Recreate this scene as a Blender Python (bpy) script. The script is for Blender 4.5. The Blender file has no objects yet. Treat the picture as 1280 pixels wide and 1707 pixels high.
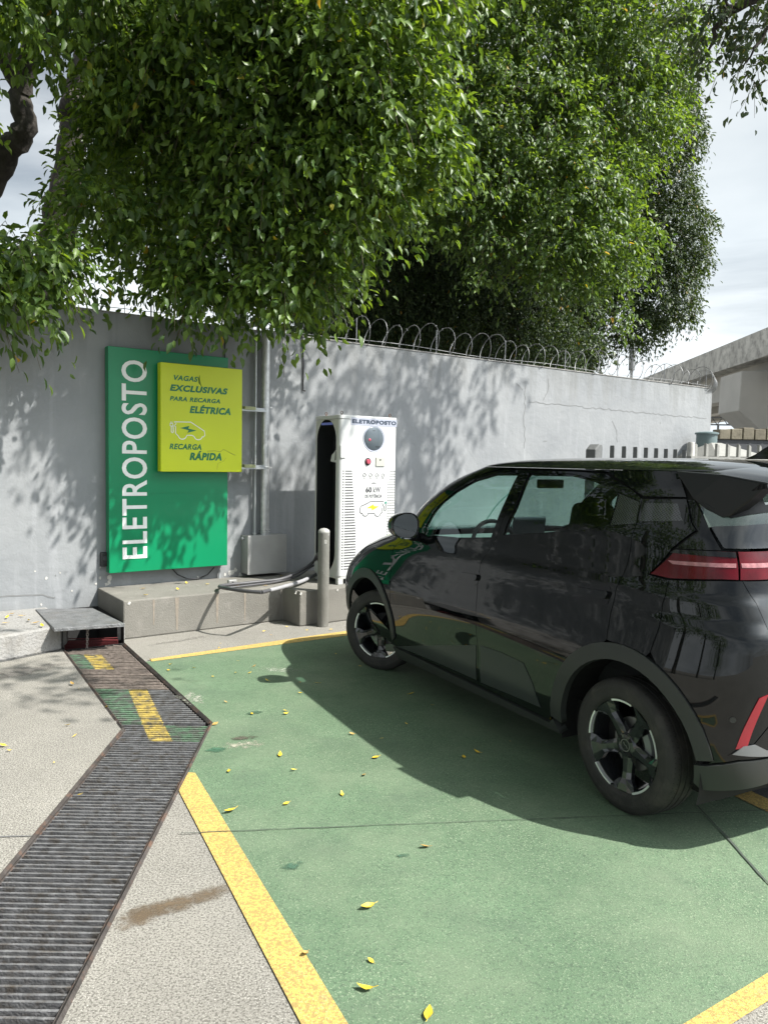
import bpy, math, random
import numpy as np
from mathutils import Vector, Matrix
from mathutils.geometry import delaunay_2d_cdt
random.seed(7); RNG = np.random.default_rng(11)
R = math.radians
scene = bpy.context.scene
COL = scene.collection

# ------------------------------------------------------------------ camera
CF, CPIT, CROL, CH = 1259.45, 0.06664553, 0.01789591, 1.548839
fwv = Vector((0, math.cos(CPIT), -math.sin(CPIT))); u0 = Vector((0, math.sin(CPIT), math.cos(CPIT))); r0 = Vector((1, 0, 0))
rv = math.cos(CROL) * r0 + math.sin(CROL) * u0
uv = -math.sin(CROL) * r0 + math.cos(CROL) * u0
cam = bpy.data.cameras.new('camera'); camo = bpy.data.objects.new('camera', cam); COL.objects.link(camo)
camo.matrix_world = Matrix(((rv.x, uv.x, -fwv.x, 0), (rv.y, uv.y, -fwv.y, 0), (rv.z, uv.z, -fwv.z, CH), (0, 0, 0, 1)))
cam.sensor_fit = 'HORIZONTAL'; cam.sensor_width = 36; cam.lens = 36 * CF / 1280
cam.clip_start = .05; cam.clip_end = 2000
scene.camera = camo

# ------------------------------------------------------------------ light
SUN = Vector((.600, -.215, .771)).normalized()
sd = bpy.data.lights.new('sun', 'SUN'); sd.energy = 5.0; sd.angle = R(.6); sd.color = (1, .965, .90)
so = bpy.data.objects.new('sun', sd); COL.objects.link(so); so.rotation_euler = SUN.to_track_quat('Z', 'Y').to_euler()
so.location = (0, 0, 30)
world = bpy.data.worlds.new('World'); scene.world = world; world.use_nodes = True
wn_ = world.node_tree; wn_.nodes.clear(); N = wn_.nodes; LK = wn_.links
sky = N.new('ShaderNodeTexSky'); sky.sky_type = 'NISHITA'; sky.sun_disc = False
sky.sun_elevation = math.asin(SUN.z); sky.sun_rotation = math.atan2(SUN.x, SUN.y); sky.air_density = 1.2; sky.dust_density = 2.5
tc = N.new('ShaderNodeTexCoord'); mp = N.new('ShaderNodeMapping'); mp.inputs['Scale'].default_value = (1, 1, 2.6); mp.inputs['Location'].default_value = (3.1, .4, .3)
LK.new(tc.outputs['Generated'], mp.inputs['Vector'])
nz = N.new('ShaderNodeTexNoise'); nz.inputs['Scale'].default_value = 1.7; nz.inputs['Detail'].default_value = 9; nz.inputs['Roughness'].default_value = .56; nz.inputs['Distortion'].default_value = .5
LK.new(mp.outputs[0], nz.inputs['Vector'])
cr = N.new('ShaderNodeValToRGB'); cr.color_ramp.elements[0].position = .34; cr.color_ramp.elements[1].position = .56
cr.color_ramp.elements[0].color = (.35, .35, .35, 1)
LK.new(nz.outputs['Fac'], cr.inputs['Fac'])
nz2 = N.new('ShaderNodeTexNoise'); nz2.inputs['Scale'].default_value = 2.6; nz2.inputs['Detail'].default_value = 7
LK.new(mp.outputs[0], nz2.inputs['Vector'])
cc = N.new('ShaderNodeValToRGB'); cc.color_ramp.elements[0].position = .3; cc.color_ramp.elements[1].position = .7
cc.color_ramp.elements[0].color = (9.8, 10.9, 11.7, 1); cc.color_ramp.elements[1].color = (14.2, 15.0, 15.4, 1)
LK.new(nz2.outputs['Fac'], cc.inputs['Fac'])
mx = N.new('ShaderNodeMixRGB'); LK.new(cr.outputs['Color'], mx.inputs['Fac']); LK.new(sky.outputs[0], mx.inputs[1]); LK.new(cc.outputs[0], mx.inputs[2])
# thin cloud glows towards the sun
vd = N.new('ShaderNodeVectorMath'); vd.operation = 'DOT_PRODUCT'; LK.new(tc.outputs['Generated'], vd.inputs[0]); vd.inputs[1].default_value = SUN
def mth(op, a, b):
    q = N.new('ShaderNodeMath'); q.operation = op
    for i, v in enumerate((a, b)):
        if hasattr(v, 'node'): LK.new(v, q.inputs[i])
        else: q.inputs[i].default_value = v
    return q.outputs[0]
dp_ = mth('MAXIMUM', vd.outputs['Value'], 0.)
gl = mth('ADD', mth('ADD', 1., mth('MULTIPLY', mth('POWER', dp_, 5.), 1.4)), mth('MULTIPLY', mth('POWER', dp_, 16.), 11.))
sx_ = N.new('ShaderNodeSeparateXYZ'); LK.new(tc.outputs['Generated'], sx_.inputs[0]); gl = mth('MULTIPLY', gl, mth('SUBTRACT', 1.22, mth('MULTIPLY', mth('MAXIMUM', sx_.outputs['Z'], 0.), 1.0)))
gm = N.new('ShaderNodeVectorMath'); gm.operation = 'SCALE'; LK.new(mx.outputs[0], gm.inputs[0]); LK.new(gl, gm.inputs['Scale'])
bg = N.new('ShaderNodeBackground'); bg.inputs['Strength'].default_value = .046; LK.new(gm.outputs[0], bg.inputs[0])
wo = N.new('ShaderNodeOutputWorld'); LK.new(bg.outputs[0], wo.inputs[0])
vs = scene.view_settings; vs.view_transform = 'Standard'; vs.look = 'None'; vs.exposure = 0.84; vs.gamma = 1
scene.render.resolution_x = 767; scene.render.resolution_y = 1024
scene.cycles.max_bounces = 8; scene.cycles.transparent_max_bounces = 12

# ------------------------------------------------------------------ survey: photo pixels -> points on known planes of the place
CAMP = np.array([0, 0, CH]); _F = np.array(fwv); _R = np.array(rv); _U = np.array(uv)
def ray(px, py): return _F + _R * (px - 640) / CF - _U * (py - 853.5) / CF
def G(px, py, z=0.):
    d = ray(px, py); return CAMP + d * ((z - CH) / d[2])
WD = np.array([.81048494, .58575947, 0]); WN = np.array([.58575947, -.81048494, 0]); W0 = np.array([-2.62467553, 6.97271902, 0])
WA = math.atan2(WD[1], WD[0])
def W(a, d, z=0.): return W0 + a * WD + d * WN + np.array([0, 0, z])
def wall_of(X): v = X - W0; return float(v @ WD), float(v @ WN)
def depth_pt(px, py, dep):
    d = ray(px, py); return CAMP + d * dep

# ------------------------------------------------------------------ materials
def newmat(name):
    m = bpy.data.materials.new(name); m.use_nodes = True; return m, m.node_tree.nodes, m.node_tree.links, m.node_tree.nodes['Principled BSDF']
def pmat(name, col, rough=.5, metal=0., bump=0., bscale=40., var=0., vscale=5., coat=0., spec=.5, trans=0., detail=6, grime=None, gscale=1.5, gpos=(.5, .7)):
    m, n, l, b = newmat(name)
    b.inputs['Base Color'].default_value = (*col, 1); b.inputs['Roughness'].default_value = rough; b.inputs['Metallic'].default_value = metal
    b.inputs['Coat Weight'].default_value = coat; b.inputs['Coat Roughness'].default_value = .03; b.inputs['Specular IOR Level'].default_value = spec
    if trans: b.inputs['Transmission Weight'].default_value = trans
    t = n.new('ShaderNodeTexCoord')
    if var or grime:
        a = n.new('ShaderNodeTexNoise'); a.inputs['Scale'].default_value = vscale; a.inputs['Detail'].default_value = detail; l.new(t.outputs['Object'], a.inputs['Vector'])
        r = n.new('ShaderNodeValToRGB'); r.color_ramp.elements[0].position = .3; r.color_ramp.elements[1].position = .7
        r.color_ramp.elements[0].color = (*[c * (1 - var) for c in col], 1); r.color_ramp.elements[1].color = (*[min(1, c * (1 + var)) for c in col], 1)
        l.new(a.outputs['Fac'], r.inputs['Fac']); out = r.outputs['Color']
        if grime:
            g = n.new('ShaderNodeTexNoise'); g.inputs['Scale'].default_value = gscale; g.inputs['Detail'].default_value = 10; g.inputs['Roughness'].default_value = .65
            l.new(t.outputs['Object'], g.inputs['Vector'])
            gr = n.new('ShaderNodeValToRGB'); gr.color_ramp.elements[0].position = gpos[0]; gr.color_ramp.elements[1].position = gpos[1]; l.new(g.outputs['Fac'], gr.inputs['Fac'])
            k = n.new('ShaderNodeMixRGB'); k.inputs[2].default_value = (*grime, 1); l.new(gr.outputs['Color'], k.inputs['Fac']); l.new(out, k.inputs[1]); out = k.outputs[0]
        l.new(out, b.inputs['Base Color'])
    if bump:
        a = n.new('ShaderNodeTexNoise'); a.inputs['Scale'].default_value = bscale; a.inputs['Detail'].default_value = 8; l.new(t.outputs['Object'], a.inputs['Vector'])
        q = n.new('ShaderNodeBump'); q.inputs['Strength'].default_value = bump; q.inputs['Distance'].default_value = .02; l.new(a.outputs['Fac'], q.inputs['Height']); l.new(q.outputs[0], b.inputs['Normal'])
    return m
def speckle_mat(name, base, var, light, dark, scale=220., amt=(.60, .36), bump=.5, wear=None, wearpos=(.58, .72), rough=.85, wscale=1.3, dirt=None):
    """painted or bare aggregate concrete: soft mottling, light and dark grains, optional wear colour"""
    m, n, l, b = newmat(name); b.inputs['Roughness'].default_value = rough
    t = n.new('ShaderNodeTexCoord'); O = t.outputs['Object']
    def noise(s, d=5, ro=.55):
        a = n.new('ShaderNodeTexNoise'); a.inputs['Scale'].default_value = s; a.inputs['Detail'].default_value = d; a.inputs['Roughness'].default_value = ro; l.new(O, a.inputs['Vector']); return a.outputs['Fac']
    def ramp(f, p0, p1, c0=(0, 0, 0), c1=(1, 1, 1)):
        r = n.new('ShaderNodeValToRGB'); r.color_ramp.elements[0].position = p0; r.color_ramp.elements[1].position = p1
        r.color_ramp.elements[0].color = (*c0, 1); r.color_ramp.elements[1].color = (*c1, 1); l.new(f, r.inputs['Fac']); return r.outputs['Color']
    def mix(f, a, c, k=1.):
        q = n.new('ShaderNodeMixRGB')
        if k < 1:
            mm = n.new('ShaderNodeMath'); mm.operation = 'MULTIPLY'; mm.inputs[1].default_value = k; l.new(f, mm.inputs[0]); f = mm.outputs[0]
        l.new(f, q.inputs[0]); l.new(a, q.inputs[1])
        if isinstance(c, tuple): q.inputs[2].default_value = (*c, 1)
        else: l.new(c, q.inputs[2])
        return q.outputs[0]
    c = ramp(noise(1.1, 8), .3, .7, tuple(v * (1 - var) for v in base), tuple(v * (1 + var) for v in base))
    c = mix(ramp(noise(14, 6), .45, .75), c, tuple(v * .8 for v in base), .6)
    g1 = noise(scale, 3, .6); g2 = noise(scale * .63, 3, .6)
    area = ramp(noise(.9, 4), .35, .65, (.3, .3, .3))
    li = ramp(g1, amt[0], amt[0] + .05); q = n.new('ShaderNodeMixRGB'); q.blend_type = 'MULTIPLY'; q.inputs[0].default_value = 1; l.new(li, q.inputs[1]); l.new(area, q.inputs[2])
    c = mix(q.outputs[0], c, light, .8)
    c = mix(ramp(g2, amt[1], amt[1] + .05, (1, 1, 1), (0, 0, 0)), c, dark, .75)
    if dirt: c = mix(ramp(noise(2.3, 9, .62), .52, .74), c, dirt, .55)
    if wear: c = mix(ramp(noise(wscale, 12, .7), *wearpos), c, wear, .8)
    l.new(c, b.inputs['Base Color'])
    bp = n.new('ShaderNodeBump'); bp.inputs['Strength'].default_value = bump; bp.inputs['Distance'].default_value = .004; l.new(g1, bp.inputs['Height']); l.new(bp.outputs[0], b.inputs['Normal'])
    return m
M = {}
M['concrete_floor'] = speckle_mat('concrete_floor', (.240, .230, .204), .18, (.62, .60, .555), (.075, .07, .06), 210, (.575, .44), .7, wear=(.155, .147, .128), wearpos=(.60, .80))
M['green_floor'] = speckle_mat('green_floor', (.096, .158, .091), .18, (.32, .375, .26), (.055, .088, .056), 180, (.585, .40), .7, wear=(.165, .212, .138), wearpos=(.45, .76), dirt=(.070, .102, .070))
M['asphalt'] = speckle_mat('asphalt', (.075, .077, .085), .12, (.2, .2, .2), (.03, .03, .03), 150)
M['yellow_line'] = speckle_mat('yellow_line', (.50, .345, .090), .14, (.60, .48, .22), (.24, .18, .07), 165, (.56, .45), .8, wear=(.29, .235, .13), wearpos=(.60, .72), wscale=9)
M['platform'] = pmat('platform_concrete', (.165, .158, .14), .9, bump=.3, bscale=110, var=.14, vscale=3, grime=(.235, .222, .20), gscale=5, gpos=(.56, .75))
M['kerb'] = pmat('kerb_concrete', (.27, .265, .255), .9, bump=.6, bscale=50, var=.15, vscale=4, grime=(.20, .19, .17), gscale=4, gpos=(.5, .72))
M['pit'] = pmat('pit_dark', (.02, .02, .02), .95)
M['debris'] = pmat('drain_silt', (.045, .043, .042), .9, bump=1., bscale=90, var=.5, vscale=60, grime=(.10, .10, .10), gscale=30)
M['bar'] = pmat('drain_bar_steel', (.17, .17, .175), .55, metal=.35, bump=.3, bscale=120, var=.35, vscale=25, grime=(.09, .075, .06), gscale=18)
M['bar_rust'] = pmat('drain_bar_rusted', (.17, .14, .12), .8, bump=.4, bscale=120, var=.4, vscale=30)
M['bar_green'] = pmat('drain_bar_green', (.10, .18, .11), .7, bump=.3, bscale=120, var=.35, vscale=30, grime=(.10, .10, .09), gscale=14, gpos=(.42, .6))
M['bar_yellow'] = pmat('drain_bar_yellow', (.50, .37, .09), .7, bump=.3, bscale=120, var=.3, vscale=30, grime=(.13, .12, .09), gscale=16, gpos=(.44, .62))
M['frame_steel'] = pmat('frame_steel', (.06, .052, .048), .7, metal=.3, bump=.4, bscale=80, var=.4, vscale=12, grime=(.16, .09, .06), gscale=9)
def wall_mat():
    m, n, l, b = newmat('wall_paint'); b.inputs['Roughness'].default_value = .78
    t = n.new('ShaderNodeTexCoord'); O = t.outputs['Object']
    a = n.new('ShaderNodeTexNoise'); a.inputs['Scale'].default_value = 1.3; a.inputs['Detail'].default_value = 8; l.new(O, a.inputs['Vector'])
    r = n.new('ShaderNodeValToRGB'); r.color_ramp.elements[0].position = .3; r.color_ramp.elements[1].position = .72
    r.color_ramp.elements[0].color = (.205, .217, .228, 1); r.color_ramp.elements[1].color = (.272, .282, .290, 1); l.new(a.outputs['Fac'], r.inputs['Fac'])
    mp = n.new('ShaderNodeMapping'); mp.inputs['Scale'].default_value = (2.2, 2.2, .18); l.new(O, mp.inputs['Vector'])
    st = n.new('ShaderNodeTexNoise'); st.inputs['Scale'].default_value = 3; st.inputs['Detail'].default_value = 6; l.new(mp.outputs[0], st.inputs['Vector'])
    sr = n.new('ShaderNodeValToRGB'); sr.color_ramp.elements[0].position = .55; sr.color_ramp.elements[1].position = .8; l.new(st.outputs['Fac'], sr.inputs['Fac'])
    k = n.new('ShaderNodeMixRGB'); k.inputs[2].default_value = (.33, .34, .355, 1); l.new(sr.outputs[0], k.inputs[0]); l.new(r.outputs[0], k.inputs[1])
    ch = n.new('ShaderNodeTexNoise'); ch.inputs['Scale'].default_value = 9; ch.inputs['Detail'].default_value = 6; ch.inputs['Roughness'].default_value = .7; l.new(O, ch.inputs['Vector'])
    chr_ = n.new('ShaderNodeValToRGB'); chr_.color_ramp.elements[0].position = .715; chr_.color_ramp.elements[1].position = .73; l.new(ch.outputs['Fac'], chr_.inputs['Fac'])
    k2 = n.new('ShaderNodeMixRGB'); k2.inputs[2].default_value = (.48, .48, .46, 1); l.new(chr_.outputs[0], k2.inputs[0]); l.new(k.outputs[0], k2.inputs[1])
    # drip stains under the capping, splash dirt along the foot
    sp = n.new('ShaderNodeSeparateXYZ'); l.new(O, sp.inputs[0]); out = k2.outputs[0]
    for z0_, z1_, nzv, colr, am in ((2.0, 2.87, st.outputs['Fac'], (.13, .135, .13), .75), (.85, .15, a.outputs['Fac'], (.15, .145, .135), .6)):
        mr = n.new('ShaderNodeMapRange'); mr.inputs['From Min'].default_value = z0_; mr.inputs['From Max'].default_value = z1_; l.new(sp.outputs['Z'], mr.inputs['Value'])
        ad = n.new('ShaderNodeMath'); ad.operation = 'MULTIPLY_ADD'; l.new(mr.outputs[0], ad.inputs[0]); ad.inputs[1].default_value = .28; l.new(nzv, ad.inputs[2])
        rr = n.new('ShaderNodeMapRange'); rr.inputs['From Min'].default_value = .66; rr.inputs['From Max'].default_value = .95; rr.inputs['To Max'].default_value = am; l.new(ad.outputs[0], rr.inputs['Value'])
        kx = n.new('ShaderNodeMixRGB'); l.new(rr.outputs[0], kx.inputs[0]); l.new(out, kx.inputs[1]); kx.inputs[2].default_value = (*colr, 1); out = kx.outputs[0]
    l.new(out, b.inputs['Base Color'])
    b1 = n.new('ShaderNodeTexNoise'); b1.inputs['Scale'].default_value = 7; b1.inputs['Detail'].default_value = 12; b1.inputs['Roughness'].default_value = .62; l.new(O, b1.inputs['Vector'])
    q = n.new('ShaderNodeBump'); q.inputs['Strength'].default_value = .55; q.inputs['Distance'].default_value = .02; l.new(b1.outputs['Fac'], q.inputs['Height']); l.new(q.outputs[0], b.inputs['Normal'])
    return m
M['wall'] = wall_mat()
M['crack'] = pmat('crack_dark', (.13, .132, .13), .95)
M['crack_soft'] = pmat('hairline_crack', (.175, .18, .182), .95)
M['chip'] = pmat('bare_plaster', (.50, .49, .46), .9, bump=.4, bscale=90)
M['sign_green'] = pmat('sign_green', (.0, .20, .082), .36, var=.05, vscale=2, spec=.5)
M['sign_lime'] = pmat('sign_lime', (.52, .60, .0), .36, var=.04, vscale=2)
M['sign_lime_side'] = pmat('sign_lime_side', (.50, .55, .02), .4)
M['letter_white'] = pmat('letter_white', (.78, .79, .78), .4, var=.05, vscale=8)
M['letter_green'] = pmat('letter_green', (.0, .15, .055), .4)
M['galv'] = pmat('galvanised', (.50, .51, .51), .38, metal=.75, bump=.15, bscale=70, var=.18, vscale=18)
M['galv_thin'] = pmat('conduit_grey', (.42, .44, .45), .45, metal=.5, var=.1)
M['boxgrey'] = pmat('junction_box_steel', (.36, .36, .35), .48, metal=.45, bump=.12, bscale=160, var=.08, vscale=6)
M['black'] = pmat('black_rubber', (.018, .018, .02), .6)
M['cable'] = pmat('cable_grey_black', (.06, .06, .065), .5, var=.2)
M['cable_sleeve'] = pmat('cable_sleeve', (.27, .27, .28), .5, var=.1)
M['charger'] = pmat('charger_white', (.54, .55, .545), .34, var=.02, coat=.3)
M['charger_side'] = pmat('charger_side_panel', (.48, .485, .46), .42)
M['charger_dark'] = pmat('charger_recess', (.012, .014, .015), .5)
M['vent'] = pmat('vent_slot', (.05, .05, .052), .6)
M['label_silver'] = pmat('label_silver', (.34, .36, .43), .45)
M['navy'] = pmat('navy_lettering', (.02, .035, .06), .5)
M['grey_ink'] = pmat('grey_ink', (.04, .04, .045), .5)
M['light_ink'] = pmat('light_ink', (.13, .13, .14), .5)
M['screen'] = pmat('screen_glass', (.075, .095, .11), .12, coat=.4)
M['red'] = pmat('red_button', (.42, .06, .10), .4)
M['card_reader'] = pmat('card_reader', (.42, .43, .38), .4)
M['led'] = pmat('status_bar_blue', (.16, .20, .62), .3)
M['lime'] = pmat('lime_bolt', (.55, .75, .02), .4)
M['teal_dot'] = pmat('teal_plug', (.02, .22, .16), .4)
M['bollard'] = pmat('bollard_paint', (.155, .152, .136), .5, bump=.2, bscale=40, var=.12, vscale=6, grime=(.29, .29, .27), gscale=10, gpos=(.6, .75))
M['plate'] = pmat('hatch_plate_steel', (.20, .205, .21), .55, metal=.45, bump=.5, bscale=60, var=.3, vscale=12, grime=(.16, .15, .14), gscale=6)
M['chain'] = pmat('rusty_chain', (.30, .27, .25), .6, metal=.5, var=.3, vscale=40)
M['redbrown'] = pmat('red_pit_cover', (.13, .02, .022), .6, var=.3)
M['wire'] = pmat('razor_wire', (.24, .245, .25), .5, metal=.5)
M['overpass'] = pmat('overpass_concrete', (.50, .49, .46), .9, bump=.3, bscale=6, var=.2, vscale=1.2, grime=(.21, .205, .195), gscale=2.2, gpos=(.46, .68))
M['overpass_smooth'] = pmat('pier_concrete', (.46, .45, .425), .85, var=.08, vscale=.8, bump=.1, bscale=8)
M['picket'] = pmat('picket_paint', (.12, .125, .125), .7, bump=.3, bscale=30, var=.15)
M['tank'] = pmat('tank_teal', (.12, .165, .17), .5, var=.1)
M['stone'] = pmat('stone_blocks', (.19, .172, .13), .9, bump=.6, bscale=12, var=.25, vscale=3)
M['white_wall'] = pmat('low_white_wall', (.25, .25, .235), .85, bump=.3, bscale=20, var=.1)
M['pole'] = pmat('grey_pole', (.22, .23, .24), .6, metal=.3)
M['bark'] = pmat('bark', (.034, .029, .024), .95, bump=1., bscale=14, var=.45, vscale=8, grime=(.07, .062, .055), gscale=5)
M['twig'] = pmat('twig', (.11, .09, .06), .9)
def leaf_mat(name, c0, c1, trans=.28, rough=.38):
    m, n, l, b = newmat(name); n.remove(b)
    g = n.new('ShaderNodeNewGeometry'); r = n.new('ShaderNodeValToRGB'); l.new(g.outputs['Random Per Island'], r.inputs['Fac'])
    r.color_ramp.elements[0].color = (*c0, 1); r.color_ramp.elements[1].color = (*c1, 1)
    e = r.color_ramp.elements.new(.996); e.color = (*c1, 1); r.color_ramp.elements[-1].color = (.42, .24, .03, 1); r.color_ramp.elements[-1].position = .9985
    e2 = r.color_ramp.elements.new(.60); e2.color = (*[(a + b_) / 2 for a, b_ in zip(c0, c1)], 1)
    d = n.new('ShaderNodeBsdfPrincipled'); d.inputs['Roughness'].default_value = rough; d.inputs['Specular IOR Level'].default_value = .45; l.new(r.outputs[0], d.inputs['Base Color'])
    t = n.new('ShaderNodeBsdfTranslucent'); hs = n.new('ShaderNodeMixRGB'); hs.blend_type = 'MULTIPLY'; hs.inputs[0].default_value = 1; hs.inputs[2].default_value = (2.6, 2.4, .6, 1)
    l.new(r.outputs[0], hs.inputs[1]); l.new(hs.outputs[0], t.inputs['Color'])
    x = n.new('ShaderNodeMixShader'); x.inputs[0].default_value = trans; l.new(d.outputs[0], x.inputs[1]); l.new(t.outputs[0], x.inputs[2]); l.new(x.outputs[0], n['Material Output'].inputs[0])
    return m
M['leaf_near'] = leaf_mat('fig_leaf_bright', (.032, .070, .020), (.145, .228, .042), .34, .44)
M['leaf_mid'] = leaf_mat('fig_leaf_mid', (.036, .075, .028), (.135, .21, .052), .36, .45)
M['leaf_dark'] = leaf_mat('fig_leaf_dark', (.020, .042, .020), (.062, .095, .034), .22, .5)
M['fallen'] = pmat('fallen_leaf_yellow', (.72, .50, .04), .55, var=.35, vscale=30)
M['fallen_dry'] = pmat('fallen_leaf_dry', (.42, .27, .08), .7, var=.35, vscale=30)

# ------------------------------------------------------------------ object helpers
def tag(o, label=None, cat=None, group=None, kind=None):
    if label: o['label'] = label
    if cat: o['category'] = cat
    if group: o['group'] = group
    if kind: o['kind'] = kind
    return o
def thing(name, label, cat, loc=(0, 0, 0), rz=0., group=None):
    o = bpy.data.objects.new(name, None); COL.objects.link(o); o.location = loc; o.rotation_euler = (0, 0, rz); o.empty_display_size = .1
    return tag(o, label, cat, group)
class MB:
    def __init__(s): s.v = []; s.f = []; s.m = []; s.sm = []; s.mi = 0
    def add(s, vs, fs, smooth=False):
        k = len(s.v); s.v += [tuple(map(float, q)) for q in vs]; s.f += [tuple(i + k for i in f) for f in fs]; s.m += [s.mi] * len(fs); s.sm += [smooth] * len(fs); return s
    def box(s, c, d, rz=0., rx=0., ry=0., taper=1.):
        hx, hy, hz = d[0] / 2, d[1] / 2, d[2] / 2
        mt = Matrix.Translation(Vector([float(q) for q in c])) @ Matrix.Rotation(rz, 4, 'Z') @ Matrix.Rotation(ry, 4, 'Y') @ Matrix.Rotation(rx, 4, 'X')
        vs = [mt @ Vector((x * hx * (taper if z > 0 else 1), y * hy * (taper if z > 0 else 1), z * hz)) for z in (-1, 1) for y in (-1, 1) for x in (-1, 1)]
        return s.add(vs, [(0, 2, 3, 1), (4, 5, 7, 6), (0, 1, 5, 4), (2, 6, 7, 3), (0, 4, 6, 2), (1, 3, 7, 5)])
    def bbox(s, x0, x1, y0, y1, z0, z1): return s.box(((x0 + x1) / 2, (y0 + y1) / 2, (z0 + z1) / 2), (x1 - x0, y1 - y0, z1 - z0))
    def prism(s, pts, z0, z1):
        n = len(pts); vs = [(p[0], p[1], z0) for p in pts] + [(p[0], p[1], z1) for p in pts]
        return s.add(vs, [tuple(range(n))[::-1], tuple(range(n, 2 * n))] + [(i, (i + 1) % n, n + (i + 1) % n, n + i) for i in range(n)])
    def prism_xz(s, pts, y0, y1):
        n = len(pts); vs = [(p[0], y0, p[1]) for p in pts] + [(p[0], y1, p[1]) for p in pts]
        return s.add(vs, [tuple(range(n)), tuple(range(n, 2 * n))[::-1]] + [((i + 1) % n, i, n + i, n + (i + 1) % n) for i in range(n)])
    def tube(s, pts, rad, seg=10, cap=True):
        P = [Vector([float(c) for c in q]) for q in pts]; n = len(P); rs = rad if hasattr(rad, '__len__') else [rad] * n
        vs = []; prev = None
        for i in range(n):
            t = (P[min(i + 1, n - 1)] - P[max(i - 1, 0)]).normalized()
            if prev is None:
                a = Vector((0, 0, 1)) if abs(t.z) < .9 else Vector((1, 0, 0)); u = t.cross(a).normalized()
            else: u = (prev - t * prev.dot(t)).normalized()
            prev = u; w = t.cross(u)
            for k in range(seg):
                an = 2 * math.pi * k / seg; vs.append(P[i] + (u * math.cos(an) + w * math.sin(an)) * rs[i])
        fs = [(i * seg + k, i * seg + (k + 1) % seg, (i + 1) * seg + (k + 1) % seg, (i + 1) * seg + k) for i in range(n - 1) for k in range(seg)]
        if cap: fs += [tuple(range(seg))[::-1], tuple(range((n - 1) * seg, n * seg))]
        return s.add(vs, fs, True)
    def lathe(s, prof, c=(0, 0, 0), seg=32, axis='Z', caps=True):
        vs = []; n = len(prof)
        for r_, h in prof:
            for k in range(seg):
                a = 2 * math.pi * k / seg; q = (r_ * math.cos(a), r_ * math.sin(a), h)
                if axis == 'Y': q = (q[0], h, q[1])
                if axis == 'X': q = (h, q[0], q[1])
                vs.append((q[0] + c[0], q[1] + c[1], q[2] + c[2]))
        fs = [(i * seg + k, i * seg + (k + 1) % seg, (i + 1) * seg + (k + 1) % seg, (i + 1) * seg + k) for i in range(n - 1) for k in range(seg)]
        if caps and prof[0][0] > 1e-4: fs.append(tuple(range(seg))[::-1])
        if caps and prof[-1][0] > 1e-4: fs.append(tuple(range((n - 1) * seg, n * seg)))
        return s.add(vs, fs, True)
    def ribbon(s, pts, w, to3):   # flat 2-D line of width w; to3 maps (x,y)->3-D
        P = [Vector(q) for q in pts]; L = []; Rr = []
        for i in range(len(P)):
            t = (P[min(i + 1, len(P) - 1)] - P[max(i - 1, 0)]).normalized(); nn = Vector((-t.y, t.x)) * w / 2; L.append(P[i] + nn); Rr.append(P[i] - nn)
        vs = [to3(*q) for q in L] + [to3(*q) for q in Rr]; n = len(P)
        return s.add(vs, [(i, i + 1, n + i + 1, n + i) for i in range(n - 1)])
    def build(s, name, mats, parent=None, label=None, bevel=0., autosmooth=True, loc=None):
        me = bpy.data.meshes.new(name); me.from_pydata(s.v, [], s.f); me.validate(); me.update()
        for mm in (mats if isinstance(mats, (list, tuple)) else [mats]): me.materials.append(mm)
        if len(me.polygons) == len(s.f):
            me.polygons.foreach_set('material_index', s.m); me.polygons.foreach_set('use_smooth', s.sm)
        o = bpy.data.objects.new(name, me); COL.objects.link(o)
        if parent: o.parent = parent
        if loc is not None: o.location = loc
        if label: o['label'] = label
        if autosmooth and any(s.sm): me.set_sharp_from_angle(angle=R(38))
        if bevel:
            b = o.modifiers.new('bevel', 'BEVEL'); b.width = bevel; b.segments = 2; b.limit_method = 'ANGLE'; b.angle_limit = R(40)
        return o
def text_geo(txt, x0, x1, y0, y1, bold=.0, shear=0., ext=.002):
    """built-in lettering scaled to fill a box; returns verts (x, y, depth) and faces"""
    c = bpy.data.curves.new('t', 'FONT'); c.body = txt; c.size = 1; c.offset = bold; c.shear = shear; c.extrude = ext; c.resolution_u = 4; c.space_character = 1.07 + bold
    o = bpy.data.objects.new('t', c); COL.objects.link(o); dg = bpy.context.evaluated_depsgraph_get(); dg.update()
    me = bpy.data.meshes.new_from_object(o.evaluated_get(dg)); V = np.array([v.co[:] for v in me.vertices]); Fc = [tuple(p.vertices) for p in me.polygons]
    bpy.data.objects.remove(o); bpy.data.curves.remove(c); bpy.data.meshes.remove(me)
    mn, mx_ = V.min(0), V.max(0)
    V[:, 0] = x0 + (V[:, 0] - mn[0]) / (mx_[0] - mn[0]) * (x1 - x0); V[:, 1] = y0 + (V[:, 1] - mn[1]) / (mx_[1] - mn[1]) * (y1 - y0)
    return V, Fc
def add_text(mb, txt, x0, x1, z0, z1, y, bold=0., shear=0., rot=False, ext=.002):
    """text standing on a panel whose front faces -y (local x right, z up); rot=True reads upwards"""
    if rot:
        V, Fc = text_geo(txt, z0, z1, 0, x1 - x0, bold, shear, ext); mb.add([(x1 - q[1], y - q[2], q[0]) for q in V], Fc)
    else:
        V, Fc = text_geo(txt, x0, x1, z0, z1, bold, shear, ext); mb.add([(q[0], y - q[2], q[1]) for q in V], Fc)
def sheet(name, polys, mat, z, kind='structure'):
    mb = MB()
    for poly in polys: mb.add([(q[0], q[1], z) for q in poly], [tuple(range(len(poly)))])
    o = mb.build(name, mat)
    if kind: o['kind'] = kind
    return o
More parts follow.
